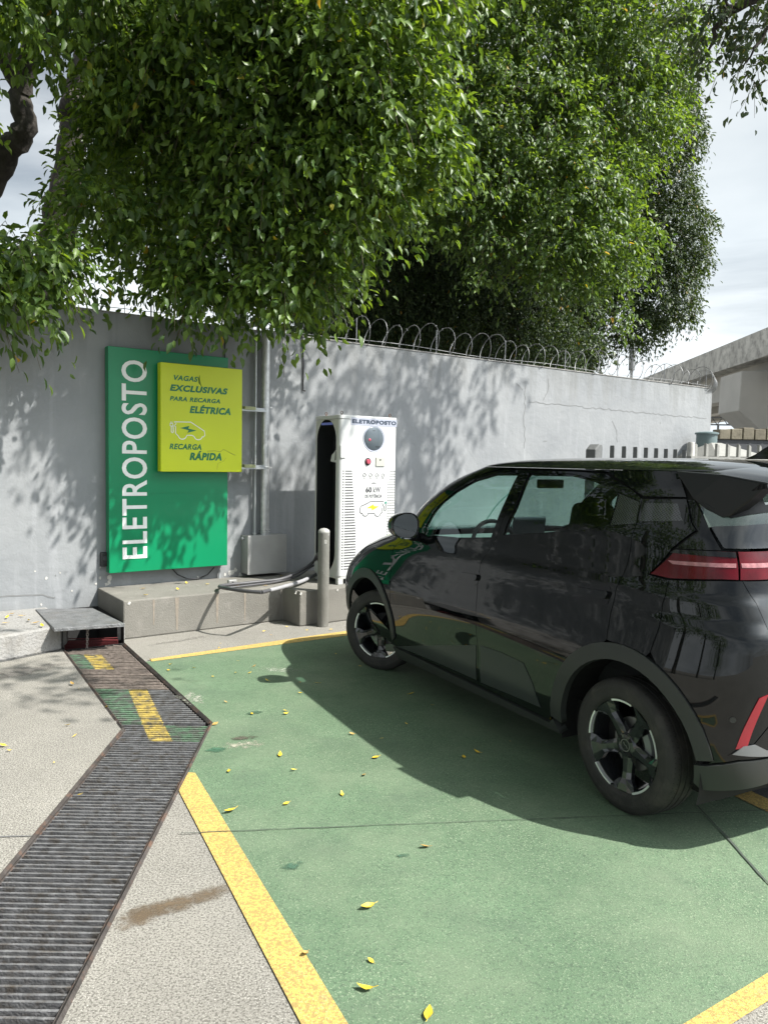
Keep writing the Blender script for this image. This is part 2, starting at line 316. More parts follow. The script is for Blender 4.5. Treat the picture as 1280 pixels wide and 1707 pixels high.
def cdt(outer, holes, z=0., step=None):
    P = []; E = []
    for lp in [outer] + holes:
        k = len(P); P += [Vector((q[0], q[1])) for q in lp]; E += [(k + i, k + (i + 1) % len(lp)) for i in range(len(lp))]
    v, e, f, *_ = delaunay_2d_cdt(P, E, [], 1, 1e-6)
    def inside(p, lp):
        c = False; n = len(lp)
        for i in range(n):
            a, b = lp[i], lp[(i + 1) % n]
            if (a[1] > p[1]) != (b[1] > p[1]) and p[0] < (b[0] - a[0]) * (p[1] - a[1]) / (b[1] - a[1]) + a[0]: c = not c
        return c
    F = []
    for t in f:
        cx = sum(v[i][0] for i in t) / len(t); cy = sum(v[i][1] for i in t) / len(t)
        if inside((cx, cy), outer) and not any(inside((cx, cy), h) for h in holes): F.append(tuple(t))
    return [(q[0], q[1], z) for q in v], F

# ================================================================== THE SETTING
def xy(px, py, z=0.): q = G(px, py, z); return (float(q[0]), float(q[1]))
TR_R = [(-.755, .3), xy(100, 1707), xy(355, 1206), xy(207, 1072)]
TR_L = [(-1.265, .3), xy(-2, 1462), xy(203, 1216), xy(105, 1084)]
PITP = [TR_R[3], tuple(W(-.045, .06)[:2]), tuple(W(-.47, .03)[:2]), TR_L[3]]
trench = TR_R + [PITP[1], PITP[2]] + TR_L[::-1]
v, f = cdt([(-700, -700), (700, -700), (700, 700), (-700, 700)], [trench])
mb = MB(); mb.add(v, f); mb.build('ground', M['concrete_floor'])['kind'] = 'structure'
# the drain channel: silted floor and sides
mb = MB()
ch = TR_R + TR_L[::-1]
mb.add([(q[0], q[1], -.048) for q in ch], [tuple(range(len(ch)))])
for a, b in zip(ch, ch[1:] + ch[:1]): mb.add([(a[0], a[1], -.05), (b[0], b[1], -.05), (b[0], b[1], 0), (a[0], a[1], 0)], [(0, 1, 2, 3)])
mb.build('drain_channel', M['debris'])['kind'] = 'structure'
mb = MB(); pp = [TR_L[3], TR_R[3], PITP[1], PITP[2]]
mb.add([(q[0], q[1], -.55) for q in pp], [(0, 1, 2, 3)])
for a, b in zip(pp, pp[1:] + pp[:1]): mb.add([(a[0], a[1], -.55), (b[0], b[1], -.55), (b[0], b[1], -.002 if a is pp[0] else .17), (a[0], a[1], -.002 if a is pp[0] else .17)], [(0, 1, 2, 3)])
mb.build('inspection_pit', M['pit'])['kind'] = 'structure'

# painted bay
aL = [xy(303, 1330), xy(500, 1707)]; aR = [xy(325, 1290), xy(578, 1707)]
def lerp(a, b, t): return (a[0] + (b[0] - a[0]) * t, a[1] + (b[1] - a[1]) * t)
def ext(a, b, y): return lerp(a, b, (y - a[1]) / (b[1] - a[1]))
def isect(a, b, c, d):
    x1, y1, x2, y2, x3, y3, x4, y4 = *a, *b, *c, *d; D = (x1 - x2) * (y3 - y4) - (y1 - y2) * (x3 - x4)
    t = ((x1 - x3) * (y3 - y4) - (y1 - y3) * (x3 - x4)) / D; return lerp(a, b, t)
bU = [xy(1145, 1707), xy(1280, 1625)]; bLo = [xy(1225, 1707), xy(1280, 1672)]
rI = [xy(1187, 1311), xy(1272, 1352)]; rO = [xy(1221, 1307), xy(1280, 1334)]
bN = [xy(250, 1100), xy(575, 1053)]; bS = [xy(253, 1104), xy(575, 1061)]
aL2, aR2 = isect(*aL, *bLo), isect(*aR, *bU)
def xline(L, y):
    for a, b in zip(L, L[1:]):
        if (a[1] - y) * (b[1] - y) <= 0 and a[1] != b[1]: return a[0] + (b[0] - a[0]) * (y - a[1]) / (b[1] - a[1])
    return None
cI, cO = isect(*rI, *bU), isect(*rO, *bLo)
tI = isect(*rI, *bS); tO = isect(*rO, *bN)
edge = xy(357, 1212)
def te(y): return (xline(TR_R, y) + .004, y)
green = [te(bS[0][1]), TR_R[2], te(aR[0][1]), aR[0], aR2, cI, tI]
sheet('green_bay_paint', [green], M['green_floor'], .003)
sheet('bay_line', [[te(aL[0][1] + .06), te(aR[0][1]), aR[0], aR2, aL2, aL[0]], [aL2, aR2, cI, cO], [cO, cI, tI, tO], [bN[0], bS[0], tI, tO]], M['yellow_line'], .0055)
far = (tO[0] + .9 * (tO[0] - cO[0]), tO[1] + .9 * (tO[1] - cO[1]))
sheet('asphalt_lane', [[cO, tO, tuple(W(9.5, 1.5)[:2]), (9, 2)]], M['asphalt'], .003)
M['joint'] = pmat('joint_dirt', (.06, .075, .06), .95)
def line_strip(name, pts, w, z, mat, wob=.004):
    P = []
    for a, b in zip(pts, pts[1:]):
        n = max(2, int(math.dist(a, b) / .06))
        P += [lerp(a, b, i / n) for i in range(n)]
    P.append(pts[-1]); P = [(q[0] + random.uniform(-wob, wob), q[1] + random.uniform(-wob, wob)) for q in P]
    mb = MB(); L = []; Q = []
    for i, q in enumerate(P):
        a = P[max(i - 1, 0)]; b = P[min(i + 1, len(P) - 1)]; t = Vector((b[0] - a[0], b[1] - a[1])).normalized(); ww = w * random.uniform(.5, 1.2) / 2
        L.append((q[0] - t.y * ww, q[1] + t.x * ww, z)); Q.append((q[0] + t.y * ww, q[1] - t.x * ww, z))
    n = len(P); mb.add(L + Q, [(i, n + i, n + i + 1, i + 1) for i in range(n - 1)])
    o = mb.build(name, mat); o['kind'] = 'structure'; return o
line_strip('expansion_joint', [xy(300, 1392), xy(640, 1378), xy(1280, 1353), xy(1500, 1345)], .005, .0078, M['joint'], .0025)
line_strip('expansion_joint', [xy(1160, 1343), xy(1280, 1475), xy(1330, 1530)], .010, .0078, M['joint'], .003)
line_strip('expansion_joint', [xy(-40, 1398), xy(52, 1395)], .009, .0035, M['crack'], .002)

def decal(name, cx, cy, rx, ry, ang, col, z, thr=(.45, .62), sc=9, rough=.8, seed=0):
    """a stain, wear or painted shade patch on the floor: irregular edge, broken up by grain"""
    m, n, l, b = newmat(name); b.inputs['Base Color'].default_value = (*col, 1); b.inputs['Roughness'].default_value = rough
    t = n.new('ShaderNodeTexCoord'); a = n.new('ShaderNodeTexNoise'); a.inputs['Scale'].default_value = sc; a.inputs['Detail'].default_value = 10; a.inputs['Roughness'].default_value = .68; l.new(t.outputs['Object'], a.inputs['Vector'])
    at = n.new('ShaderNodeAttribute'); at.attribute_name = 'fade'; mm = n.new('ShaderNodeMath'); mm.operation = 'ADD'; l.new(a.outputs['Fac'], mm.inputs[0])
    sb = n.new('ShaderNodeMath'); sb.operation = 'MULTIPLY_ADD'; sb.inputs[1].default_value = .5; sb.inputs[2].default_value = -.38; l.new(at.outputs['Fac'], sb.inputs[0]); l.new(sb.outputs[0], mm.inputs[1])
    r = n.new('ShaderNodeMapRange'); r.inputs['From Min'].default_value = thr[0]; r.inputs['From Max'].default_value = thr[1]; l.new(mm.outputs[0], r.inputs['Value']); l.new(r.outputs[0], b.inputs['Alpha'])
    vs = []; fs = []; K = 8; S_ = 36; fa = []
    for i in range(K + 1):
        for k in range(S_):
            th = 2 * math.pi * k / S_; q = i / K; x, y = q * rx * math.cos(th), q * ry * math.sin(th)
            vs.append((cx + x * math.cos(ang) - y * math.sin(ang), cy + x * math.sin(ang) + y * math.cos(ang), z)); fa.append(1 - q * q)
    fs = [(i * S_ + k, i * S_ + (k + 1) % S_, (i + 1) * S_ + (k + 1) % S_, (i + 1) * S_ + k) for i in range(K) for k in range(S_)]
    me = bpy.data.meshes.new(name); me.from_pydata(vs, [], [q[::-1] for q in fs]); at_ = me.attributes.new('fade', 'FLOAT', 'POINT'); at_.data.foreach_set('value', fa); me.materials.append(m)
    o = bpy.data.objects.new(name, me); COL.objects.link(o); o['kind'] = 'structure'; return o
def dec_px(name, px, py, rx, ry, p2, col, z=.0066, **k):
    a = G(px, py); b = G(*p2); return decal(name, float(a[0]), float(a[1]), rx, ry, math.atan2(b[1] - a[1], b[0] - a[0]), col, z, **k)
dec_px('floor_stain', 296, 1508, .32, .075, (390, 1480), (.12, .088, .055), z=.0035, thr=(.36, .70), sc=13)
dec_px('floor_stain', 236, 1530, .16, .07, (300, 1510), (.16, .12, .08), z=.0031, thr=(.36, .70), sc=13)
dec_px('floor_stain', 405, 1232, .13, .05, (440, 1230), (.08, .075, .055), thr=(.44, .66), sc=22)
dec_px('floor_stain', 425, 1190, .10, .05, (450, 1186), (.05, .10, .06), thr=(.44, .66), sc=22)
dec_px('floor_stain', 360, 1252, .09, .06, (380, 1250), (.045, .12, .07), thr=(.44, .66), sc=24)
dec_px('floor_stain', 485, 1447, .10, .05, (520, 1440), (.05, .11, .07), thr=(.47, .66), sc=26)
dec_px('floor_stain', 676, 1430, .05, .03, (690, 1430), (.05, .11, .07), thr=(.47, .66), sc=26)
dec_px('paint_wear', 320, 1165, .30, .16, (350, 1190), (.34, .35, .29), thr=(.54, .72), sc=30, z=.0044)
dec_px('paint_wear', 405, 1243, .22, .10, (450, 1240), (.32, .32, .25), thr=(.50, .70), sc=30, z=.0044)
dec_px('paint_wear', 470, 1118, .35, .15, (500, 1120), (.30, .34, .27), thr=(.55, .72), sc=34, z=.0044)
dec_px('floor_shade_patch', 40, 1120, .5, .2, (100, 1110), (.17, .16, .145), z=.0035, thr=(.45, .7), sc=7)  # tree shade and dirt painted together as one dark patch by the kerb
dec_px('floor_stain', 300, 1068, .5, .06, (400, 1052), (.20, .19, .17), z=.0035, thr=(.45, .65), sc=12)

# left raised kerb slab
kf = [xy(-60, 1116), xy(104, 1083)]; kd = (kf[0][0] - kf[1][0], kf[0][1] - kf[1][1])
slab = [kf[1], (kf[1][0] + kd[0] * 5, kf[1][1] + kd[1] * 5), tuple(W(-5.5, .0)[:2]), tuple(W(-.47, .0)[:2])]
mb = MB(); mb.prism(slab[::-1], 0.001, .195); o = mb.build('raised_kerb', M['kerb'], bevel=.015); o['kind'] = 'structure'
mb = MB(); a_ = W(-.46, .88); mb.bbox(-.035, .02, -.0, .16, 0, .17)
line_strip('kerb_joint', [(kf[0][0] + .004, kf[0][1] - .006), (kf[1][0] + .004, kf[1][1] - .006)], .016, .0035, M['crack'], .002)

# ------------------------------------------------------------------ perimeter wall
wl = thing('perimeter_wall', 'long grey rendered wall with a coil of razor wire along its top', 'wall', tuple(W(0, 0)), WA)
AE = 10.0 ; ZT_W = 2.87
a_end = wall_of(P_ := (lambda q: CAMP + ray(*q) * (((W0 - CAMP) @ WN) / (ray(*q) @ WN)))((1187, 650)))[0]
mb = MB(); mb.bbox(-7, a_end, 0, .22, -.3, ZT_W); mb.build('render_face', M['wall'], wl)
mb = MB(); mb.bbox(-7, a_end + .01, -.008, .228, ZT_W, ZT_W + .012); mb.build('wall_capping', M['kerb'], wl)
def on_wall(px, py, d=0.):
    q = ray(px, py); X = CAMP + q * (((W0 + d * WN - CAMP) @ WN) / (q @ WN)); a, dd = wall_of(X); return a, float(X[2])
# cracks and joints in the render
mb = MB()
def crack(pts, w=.006, wob=.012):
    P = [on_wall(*q) for q in pts]; Q = []
    for a, b in zip(P, P[1:]):
        n = max(2, int(math.dist(a, b) / .06)); Q += [(a[0] + (b[0] - a[0]) * i / n + random.uniform(-wob, wob), a[1] + (b[1] - a[1]) * i / n + random.uniform(-wob, wob)) for i in range(n)]
    mb.ribbon(Q, w, lambda x, y: (x, -.0025, y))
crack([(882, 668), (905, 672), (1010, 682), (1100, 690), (1180, 698)], .008, .016)
crack([(876, 640), (873, 700), (874, 755)], .009, .02)
crack([(1020, 700), (1028, 715), (1030, 745)], .008, .02)
crack([(905, 668), (915, 645), (912, 622)], .01); crack([(860, 640), (876, 654)], .008)
crack([(0, 995), (40, 993), (72, 990), (88, 997), (95, 995)], .012, .008)
crack([(92, 958), (95, 965)], .008, .004); crack([(905, 735), (918, 736)], .008, .004); crack([(1100, 703), (1101, 710)], .01, .003)
mb.build('render_crack', M['crack_soft'], wl)
mb = MB()
for (px, py, s) in [(183, 963, 5), (182, 971, 4), (177, 974, 3), (167, 963, 2.4), (160, 973, 2), (77, 964, 2.2), (167, 946, 1.5), (69, 1008, 2), (100, 955, 1.5), (385, 955, 6), (392, 950, 4), (400, 960, 5), (375, 958, 3), (435, 962, 3), (58, 952, 1.5), (360, 905, 1.2), (340, 880, 1), (120, 985, 1.5), (330, 962, 2)]:
    a, z = on_wall(px, py); r_ = s / 1260 * 7.2
    mb.add([(a + r_ * random.uniform(.5, 1.1) * math.cos(t), -.003, z + r_ * 1.3 * random.uniform(.5, 1.1) * math.sin(t)) for t in np.linspace(0, 2 * math.pi, 9, endpoint=False)], [tuple(range(9))[::-1]])
mb.build('bare_plaster_patch', M['chip'], wl)

# razor wire
mb = MB(); pts = []
a0, a1 = -1.2, a_end; turns = int((a1 - a0) / .262)
for i in range(turns * 22 + 1):
    t = i / 22; a = a0 + t * (a1 - a0) / turns; lo = a < 1.3
    rr = .165 * (1 + .20 * math.sin(t * 1.7) + .06 * math.sin(t * .63)); th = 2 * math.pi * t
    cz = ZT_W + .165 + .02 * math.sin(a * 1.9) - (.05 if lo else 0)
    pts.append((a + .045 * math.sin(th + .6) + .03 * math.sin(t * .9), .10 + rr * math.cos(th) * .95, cz + rr * math.sin(th) * (.72 if lo else 1)))
mb.tube(pts, [.0032 + .0018 * i / len(pts) for i in range(len(pts))], 5)
for k in range(9):
    rr = .20 - .006 * k; th0 = k * .7
    mb.tube([(a_end - .12 + .022 * k + .03 * math.sin(th), .10 + rr * math.cos(th), ZT_W + .12 - .008 * k + rr * math.sin(th)) for th in np.linspace(th0, th0 + 6.3, 26)], .0036, 5)
for i in range(0, len(pts) - 1, 3):
    p_ = Vector(pts[i]); mb.box(p_, (.026, .002, .008), rz=i * .7, ry=i * 1.1)
rz_ = thing('razor_wire_coil', 'coil of galvanised razor wire looping along the top of the grey wall', 'razor wire', tuple(W(0, 0)), WA)
mb.build('coil', M['wire'], rz_)
mb = MB(); mb.tube([(a, .02 + .01 * math.sin(a * 3), ZT_W + .05 + .012 * math.sin(a * 2.3)) for a in np.linspace(-1.2, a_end, 60)], .0035, 5)
mb.build('support_wire', M['wire'], rz_)
for a in np.linspace(.5, a_end - .1, 9): MB().tube([(a, .06, ZT_W - .02), (a, .06, ZT_W + .30)], .007, 6).build('bracket_rod', M['pole'], rz_)

# ------------------------------------------------------------------ concrete platform
pl = thing('concrete_platform', 'stepped grey concrete platform under the charger and the green sign', 'platform', tuple(W(0, 0)), WA)
mb = MB(); mb.prism([(-.03, 0), (-.03, -.785), (1.49, -.785), (1.49, -1.11), (5.2, -1.11), (5.2, 0)], .001, .332)
o = mb.build('slab', M['platform'], pl, bevel=.012); M['streak'] = pmat('rusty_streak', (.225, .195, .16), .9, var=.2, vscale=20)
for (x, w, z0) in [(.42, .035, .03), (.80, .03, .05), (1.08, .02, .04), (.22, .02, .1)]:
    mb = MB(); mb.add([(x, -.7872, .32), (x + w, -.7872, .32), (x + w * .7, -.7872, z0), (x + w * .3, -.7872, z0)], [(3, 2, 1, 0)]); mb.build('water_streak', M['streak'], pl)
for (x, dd, s) in [(.02, -.786, .02), (1.485, -1.05, .02), (1.5, -1.111, .018), (1.9, -1.112, .015)]: MB().box((x, dd, .31), (s, .006, s * 1.4), ry=.5).build('chipped_edge', M['chip'], pl)

# hatch plate over the inspection pit
HZ = .215
hc = [G(59, 1015.5, .205), G(154.4, 1013.5, .205), G(208, 1039.5, HZ), G(90.4, 1047.7, HZ)]
hp = thing('hatch_plate', 'scratched grey steel hatch plate over the drain pit beside the platform', 'hatch cover', tuple(hc[3]), 0)
mb = MB(); b0 = hc[3]; top = [tuple(q - b0) for q in hc]; n4 = len(top)
mb.add([top[i] for i in (3, 2, 1, 0)] + [(top[i][0], top[i][1], top[i][2] - .028) for i in (3, 2, 1, 0)], [(0, 1, 2, 3), (7, 6, 5, 4), (0, 4, 5, 1), (1, 5, 6, 2), (2, 6, 7, 3), (3, 7, 4, 0)])
mb.build('plate', M['plate'], hp, bevel=.004)
cp = G(146, 1050, .17); cb = G(145, 1081, .0); mb = MB()
for i in range(9):
    t = i / 8; c = cp * (1 - t) + cb * t - b0; th = np.linspace(0, 2 * math.pi, 11); k = i % 2
    mb.tube([tuple(c + np.array([.009 * math.cos(q) * (1 - k), .009 * math.cos(q) * k, .014 * math.sin(q)])) for q in th], .0030, 6)
mb.build('chain', M['chain'], hp)
# broken concrete shoulder at the pit mouth and the red cover in it
mb = MB(); c0 = G(110, 1078, .0); e0 = np.array(xy(106, 1084) + (0,)) - c0
mb.prism([(-.17, -.13), (.0, .02), (-.03, .12), (-.2, .02)], .0, .168); o = mb.build('pit_shoulder', M['kerb'], None, bevel=.03, loc=tuple(c0)); o['kind'] = 'structure'
mb = MB(); q0 = G(202, 1068, .0); mb.prism([(-.03, -.01), (.028, .012), (.0, .07), (-.05, .05)], 0, .15); o = mb.build('pit_shoulder', M['kerb'], None, bevel=.01, loc=tuple(q0)); o['kind'] = 'structure'
ra = G(106, 1066, .04); rb = G(196, 1062, .05)
mb = MB(); dv = rb - ra; L_ = float(np.linalg.norm(dv)); an = math.atan2(dv[1], dv[0])
for i in range(7): mb.box((L_ / 2, .02 + i * .004, -.02 - .014 * i), (L_, .03, .009))
mb.tube([(0, .0, .006), (L_ * .6, .0, .0), (L_, 0, .004)], .004, 6)
tag(mb.build('corrugated_sheet', M['redbrown'], None, loc=tuple(ra)), 'dark red ribbed sheet lying inside the open drain pit', 'sheet').rotation_euler = (0, 0, an)

# ------------------------------------------------------------------ drain grates (bars across the channel)
def xline(L, y):
    for a, b in zip(L, L[1:]):
        if (a[1] - y) * (b[1] - y) <= 0 and a[1] != b[1]: return a[0] + (b[0] - a[0]) * (y - a[1]) / (b[1] - a[1])
    return None
YSPLIT = TR_R[2][1]
def grate(name, label, y0, y1, step, kind):
    t = thing(name, label, 'drain grate', (float(xline(TR_L, (y0 + y1) / 2)), (y0 + y1) / 2, 0)); ox, oy = t.location.x, t.location.y
    bars = MB(); y = y0; i = 0; spans = []
    while y < y1:
        yy = y + random.uniform(-.002, .002); tilt = random.uniform(-.006, .006)
        def at(L, yv):
            x = xline(L, min(max(yv, min(q[1] for q in L) + 1e-4), max(q[1] for q in L) - 1e-4)); return x
        xl = at(TR_L, yy) + .022; xr = at(TR_R, yy + .03) - .022
        if kind == 'far':
            # bars run square to the painted line; clip against the platform end
            if yy > TR_L[3][1] - .03: xl = TR_L[3][0] + (yy - TR_L[3][1]) * (TR_R[3][0] - TR_L[3][0]) / (TR_R[3][1] - TR_L[3][1]) + .03
        if xr - xl > .05: spans.append((xl, xr, yy, tilt))
        y += step; i += 1
    for xl, xr, yy, tilt in spans:
        w = .0095 if kind == 'near' else .013
        cuts = [(xl, xr, 0)]
        if kind == 'far':
            u = (yy - YSPLIT) / (y1 - YSPLIT)
            gy0, gy1 = yel(yy)
            if yy < 4.98: cuts = [(xl, gy0, 2), (gy0, gy1, 3), (gy1, xr, 0)] if gy0 > xl else [(xl, max(gy1, xl + .01), 3), (max(gy1, xl + .01), xr, 0)]
            elif yy < 5.45: cuts = [(xl, xr, 1)]
            elif yy < 5.85: cuts = [(xl, xl + .12, 2), (xl + .12, xl + .26, 3), (xl + .26, xr, 1)]
            else: cuts = [(xl, xr, 1)]
        if kind == 'near' and yy > xy(300, 1234)[1]:
            gy0, gy1 = yel(yy); cuts = [(xl, gy0, 0), (gy0, gy1, 3), (gy1, xr, 2)]
        for a, b, mi in cuts:
            if b - a < .004: continue
            bars.mi = mi; z = -.004 + random.uniform(-.002, .001)
            bars.box(((a + b) / 2 - ox, yy - oy, z - .014), (b - a, w, .028), rz=tilt)
    bars.build('grate_bars', [M['bar'], M['bar_rust'], M['bar_green'], M['bar_yellow']], t)
    fr = MB(); fr.mi = 0
    for L, s in ((TR_L, 1), (TR_R, -1)):
        P = [q for q in L if y0 - .02 <= q[1] <= y1 + .35]
        ya, yb = y0, min(y1, max(q[1] for q in L)) 
        ys = sorted({ya, yb} | {q[1] for q in L if ya < q[1] < yb}); P = [(xline(L, min(max(q, L[0][1] + 1e-5), L[-1][1] - 1e-5)), q) for q in ys]
        fr.tube([(q[0] - ox + s * .006, q[1] - oy, -.001) for q in P], .011, 4)
        fr.tube([(q[0] - ox + s * .020, q[1] - oy, -.006) for q in P], .005, 4)
    fr.build('grate_frame', M['frame_steel'], t)
    return t
def yel(y):   # yellow stripe across the far grate, measured at its two ends
    a, b = xy(207, 1130), xy(248, 1230); c, d = xy(236, 1130), xy(287, 1232)
    f_ = (y - b[1]) / (a[1] - b[1]); g_ = (y - d[1]) / (c[1] - d[1]); return b[0] + (a[0] - b[0]) * f_, d[0] + (c[0] - d[0]) * g_
grate('drain_grate', 'long dark steel drain grate running towards the bottom left corner', .32, YSPLIT - .02, .0315, 'near')
grate('drain_grate', 'drain grate with worn green and yellow paint leading to the platform', YSPLIT + .012, TR_R[3][1] - .02, .036, 'far')

# ================================================================== THINGS ON AND BY THE WALL
def wthing(name, label, cat, a, d, z, group=None): return thing(name, label, cat, tuple(W(a, d, z)), WA, group)
# green sign: local x along the wall from its left edge, -y out of the wall, z up from its foot
SA, SZ = .045, .475
gs = wthing('green_sign', 'tall green sign board with ELETROPOSTO in white letters reading upwards', 'sign', SA, 0, SZ)
mb = MB(); mb.bbox(0, 1.165, -.12, -.02, 0, 2.075); mb.build('board', M['sign_green'], gs, bevel=.004)
mb = MB(); mb.bbox(.30, .352, -.02, 0, .0, .8); mb.bbox(.9, .95, -.02, 0, .1, 2.0); mb.build('mounting_rail', M['boxgrey'], gs)
mb = MB(); add_text(mb, 'ELETROPOSTO', .118, .352, .125, 1.965, -.1205, bold=.014, rot=True, ext=.0035); mb.build('lettering', M['letter_white'], gs)
mb = MB(); mb.bbox(.352, 1.163, -.1225, -.1205, .735, .739); mb.build('panel_seam', M['sign_green'], gs)
# lime sign
LD = .235
la0, lz0 = on_wall(268, 786, LD); la1, lz1 = on_wall(404, 617.5, LD)
ls = wthing('lime_sign', 'square lime yellow charging sign with green lettering and a white van outline', 'sign', la0, 0, lz0)
lw, lh = la1 - la0, lz1 - lz0
mb = MB(); mb.bbox(0, lw, -LD, -LD + .085, 0, lh + .01); mb.build('board', M['sign_lime'], ls, bevel=.004)
for z in (lh * .06, lh * .64):
    mb = MB(); mb.bbox(lw * .8, lw + .30, -LD + .10, -LD + .115, z - .012, z + .012)
    mb.bbox(lw * .75, lw + .30, -LD + .05, -LD + .1003, z - .03, z - .0115); mb.build('bracket', M['galv_thin'], ls)
M['strap'] = pmat('olive_strap', (.30, .32, .17), .6)
for z in (lh * .06, lh * .64): MB().bbox(lw + .05, lw + .17, -LD + .04, -LD + .12, z - .016, z + .016).build('strap', M['strap'], ls)
def loc_of(px, py, d, a0, z0): a, z = on_wall(px, py, d); return a - a0, z - z0
for txt, x0, yt, x1, yb, sl, bo in [('VAGAS', 289.5, 624.5, 330, 637.5, .10, .035), ('EXCLUSIVAS', 283, 640, 379.5, 660.8, .10, .05), ('PARA RECARGA', 283, 659.8, 367, 674.5, .085, .035),
                                ('ELÉTRICA', 316, 673.5, 384.5, 693.5, .075, .05), ('RECARGA', 282.5, 739, 335.8, 750.3, .03, .035), ('RÁPIDA', 316, 751, 369.5, 768.5, .03, .05)]:
    w = x1 - x0; A = loc_of(x0, yb - sl * w, LD, la0, lz0); B = loc_of(x1, yb, LD, la0, lz0); C_ = loc_of(x0, yt, LD, la0, lz0)
    mb = MB(); add_text(mb, txt, A[0], B[0], A[1], C_[1], -LD - .001, bold=bo, shear=.22, ext=.0015); mb.build('lettering', M['letter_green'], ls)
def arc(cx, cy, r_, t0, t1, n=9): return [(cx + r_ * math.cos(R(t0 + (t1 - t0) * i / n)), cy + r_ * math.sin(R(t0 + (t1 - t0) * i / n))) for i in range(n + 1)]
def c5(x, y): return (160 + x / 4, 560 + y / 4)
van = [c5(*q) for q in [(530, 604), (520, 596), (534, 586), (520, 572), (632, 574), (722, 634), (726, 662), (716, 672)] + arc(682, 664, 28, 15, 165) + [(640, 662), (606, 662)] + arc(576, 660, 28, 15, 165) + [(538, 656), (530, 650), (531, 604)]]
plug = [c5(*q) for q in [(514, 598), (516, 640), (508, 646), (502, 640), (502, 604), (494, 596), (494, 582), (512, 582), (512, 598), (502, 602)]]
mb = MB(); t3 = lambda x, y: (x, -LD - .0022, y)
for pth in (van, plug): mb.ribbon([loc_of(*q, LD, la0, lz0) for q in pth], .0075, t3)
for x in (498, 507): mb.ribbon([loc_of(*c5(x, y), LD, la0, lz0) for y in (570, 583)], .005, t3)
mb.build('van_outline', M['letter_white'], ls)
mb = MB(); bolt = [loc_of(*c5(*q), LD, la0, lz0) for q in [(560, 613), (622, 599), (616, 617), (670, 630), (608, 646), (618, 629)]]
mb.add([t3(*q) for q in bolt], [(5, 4, 3, 2, 1, 0)]); mb.build('bolt_symbol', M['letter_green'], ls)
mb = MB(); mb.ribbon([loc_of(*c5(*q), LD, la0, lz0) for q in [(740, 768), (790, 765), (830, 772), (850, 756), (880, 772), (930, 796)]], .004, t3)
mb.ribbon([loc_of(*c5(*q), LD, la0, lz0) for q in [(806, 890), (812, 850), (850, 835), (868, 812)]], .0025, t3)
mb.build('surface_crack', pmat('lime_crack', (.22, .25, .03), .6), ls)

# conduits, junction box
def vpipe(name, label, px0, py0, px1, py1, d, rad, mat, cat='pipe'):
    a, z1 = on_wall(px0, py0, d); a2, z0 = on_wall(px1, py1, d); a = (a + a2) / 2; return a, z0, wthing(name, label, cat, a, d, z0)
JD = .17
ja0, jz0 = on_wall(413.5, 958, JD); ja1, jz1 = on_wall(477.5, 891, JD)
a, z0, t = vpipe('wide_conduit', 'wide galvanised conduit running up the wall from the junction box', 444.5, 570, 439.5, 888, .075, .047, M['galv'])
mb = MB(); z0 = jz1; mb.tube([(0, 0, z0 - t.location.z), (0, 0, 2.2 - t.location.z), (0, 0, 2.84 - t.location.z)], .046, 20); mb.build('conduit_tube', M['galv'], t)
for z in (jz1 + .03, jz1 + .055): MB().lathe([(.047, -.006), (.054, -.004), (.054, .004), (.047, .006)], (0, 0, z - t.location.z), 20).build('coupling', M['galv'], t)
for z in (2.09, 1.465): mb = MB(); mb.lathe([(.047, -.012), (.051, -.010), (.051, .010), (.047, .012)], (0, 0, z - t.location.z), 20); mb.bbox(.05, .075, -.01, .01, z - .006 - t.location.z, z + .006 - t.location.z); mb.build('pipe_clamp', M['galv'], t)
a, z0, t = vpipe('thin_conduit', 'thin grey conduit left of the wide one above the junction box', 427.5, 570, 424, 888, .05, .012, M['galv_thin'])
mb = MB(); mb.tube([(0, 0, jz1 - t.location.z), (0, 0, 2.84 - t.location.z)], .0125, 12); mb.build('conduit_tube', M['galv_thin'], t)
mb = MB(); mb.lathe([(.012, -.01), (.019, -.01), (.019, .012), (.012, .012)], (0, 0, jz1 + .01 - t.location.z), 12); mb.build('coupling', M['galv'], t)
jb = wthing('junction_box', 'square grey metal junction box on the wall below the two conduits', 'junction box', ja0, 0, jz0)
jw, jh = ja1 - ja0, jz1 - jz0
mb = MB(); mb.bbox(0, jw, -JD + .012, 0, 0, jh); mb.build('box_body', M['boxgrey'], jb, bevel=.004)
mb = MB(); mb.bbox(-.004, jw + .004, -JD, -JD + .012, -.004, jh + .004); mb.build('cover', M['boxgrey'], jb, bevel=.003)
mb = MB()
for x in (.018, jw - .018):
    for z in (.018, jh / 2, jh - .018): MB().lathe([(0, -.003), (.006, -.003), (.007, 0)], (x, -JD - .001, z), 8, 'Y').build('screw', M['galv_thin'], jb)
mb = MB(); mb.lathe([(0, -.02), (.012, -.02), (.014, 0)], (-.014, -.06, jh - .03), 8, 'Y')
mb.build('side_bolt', M['galv_thin'], jb)
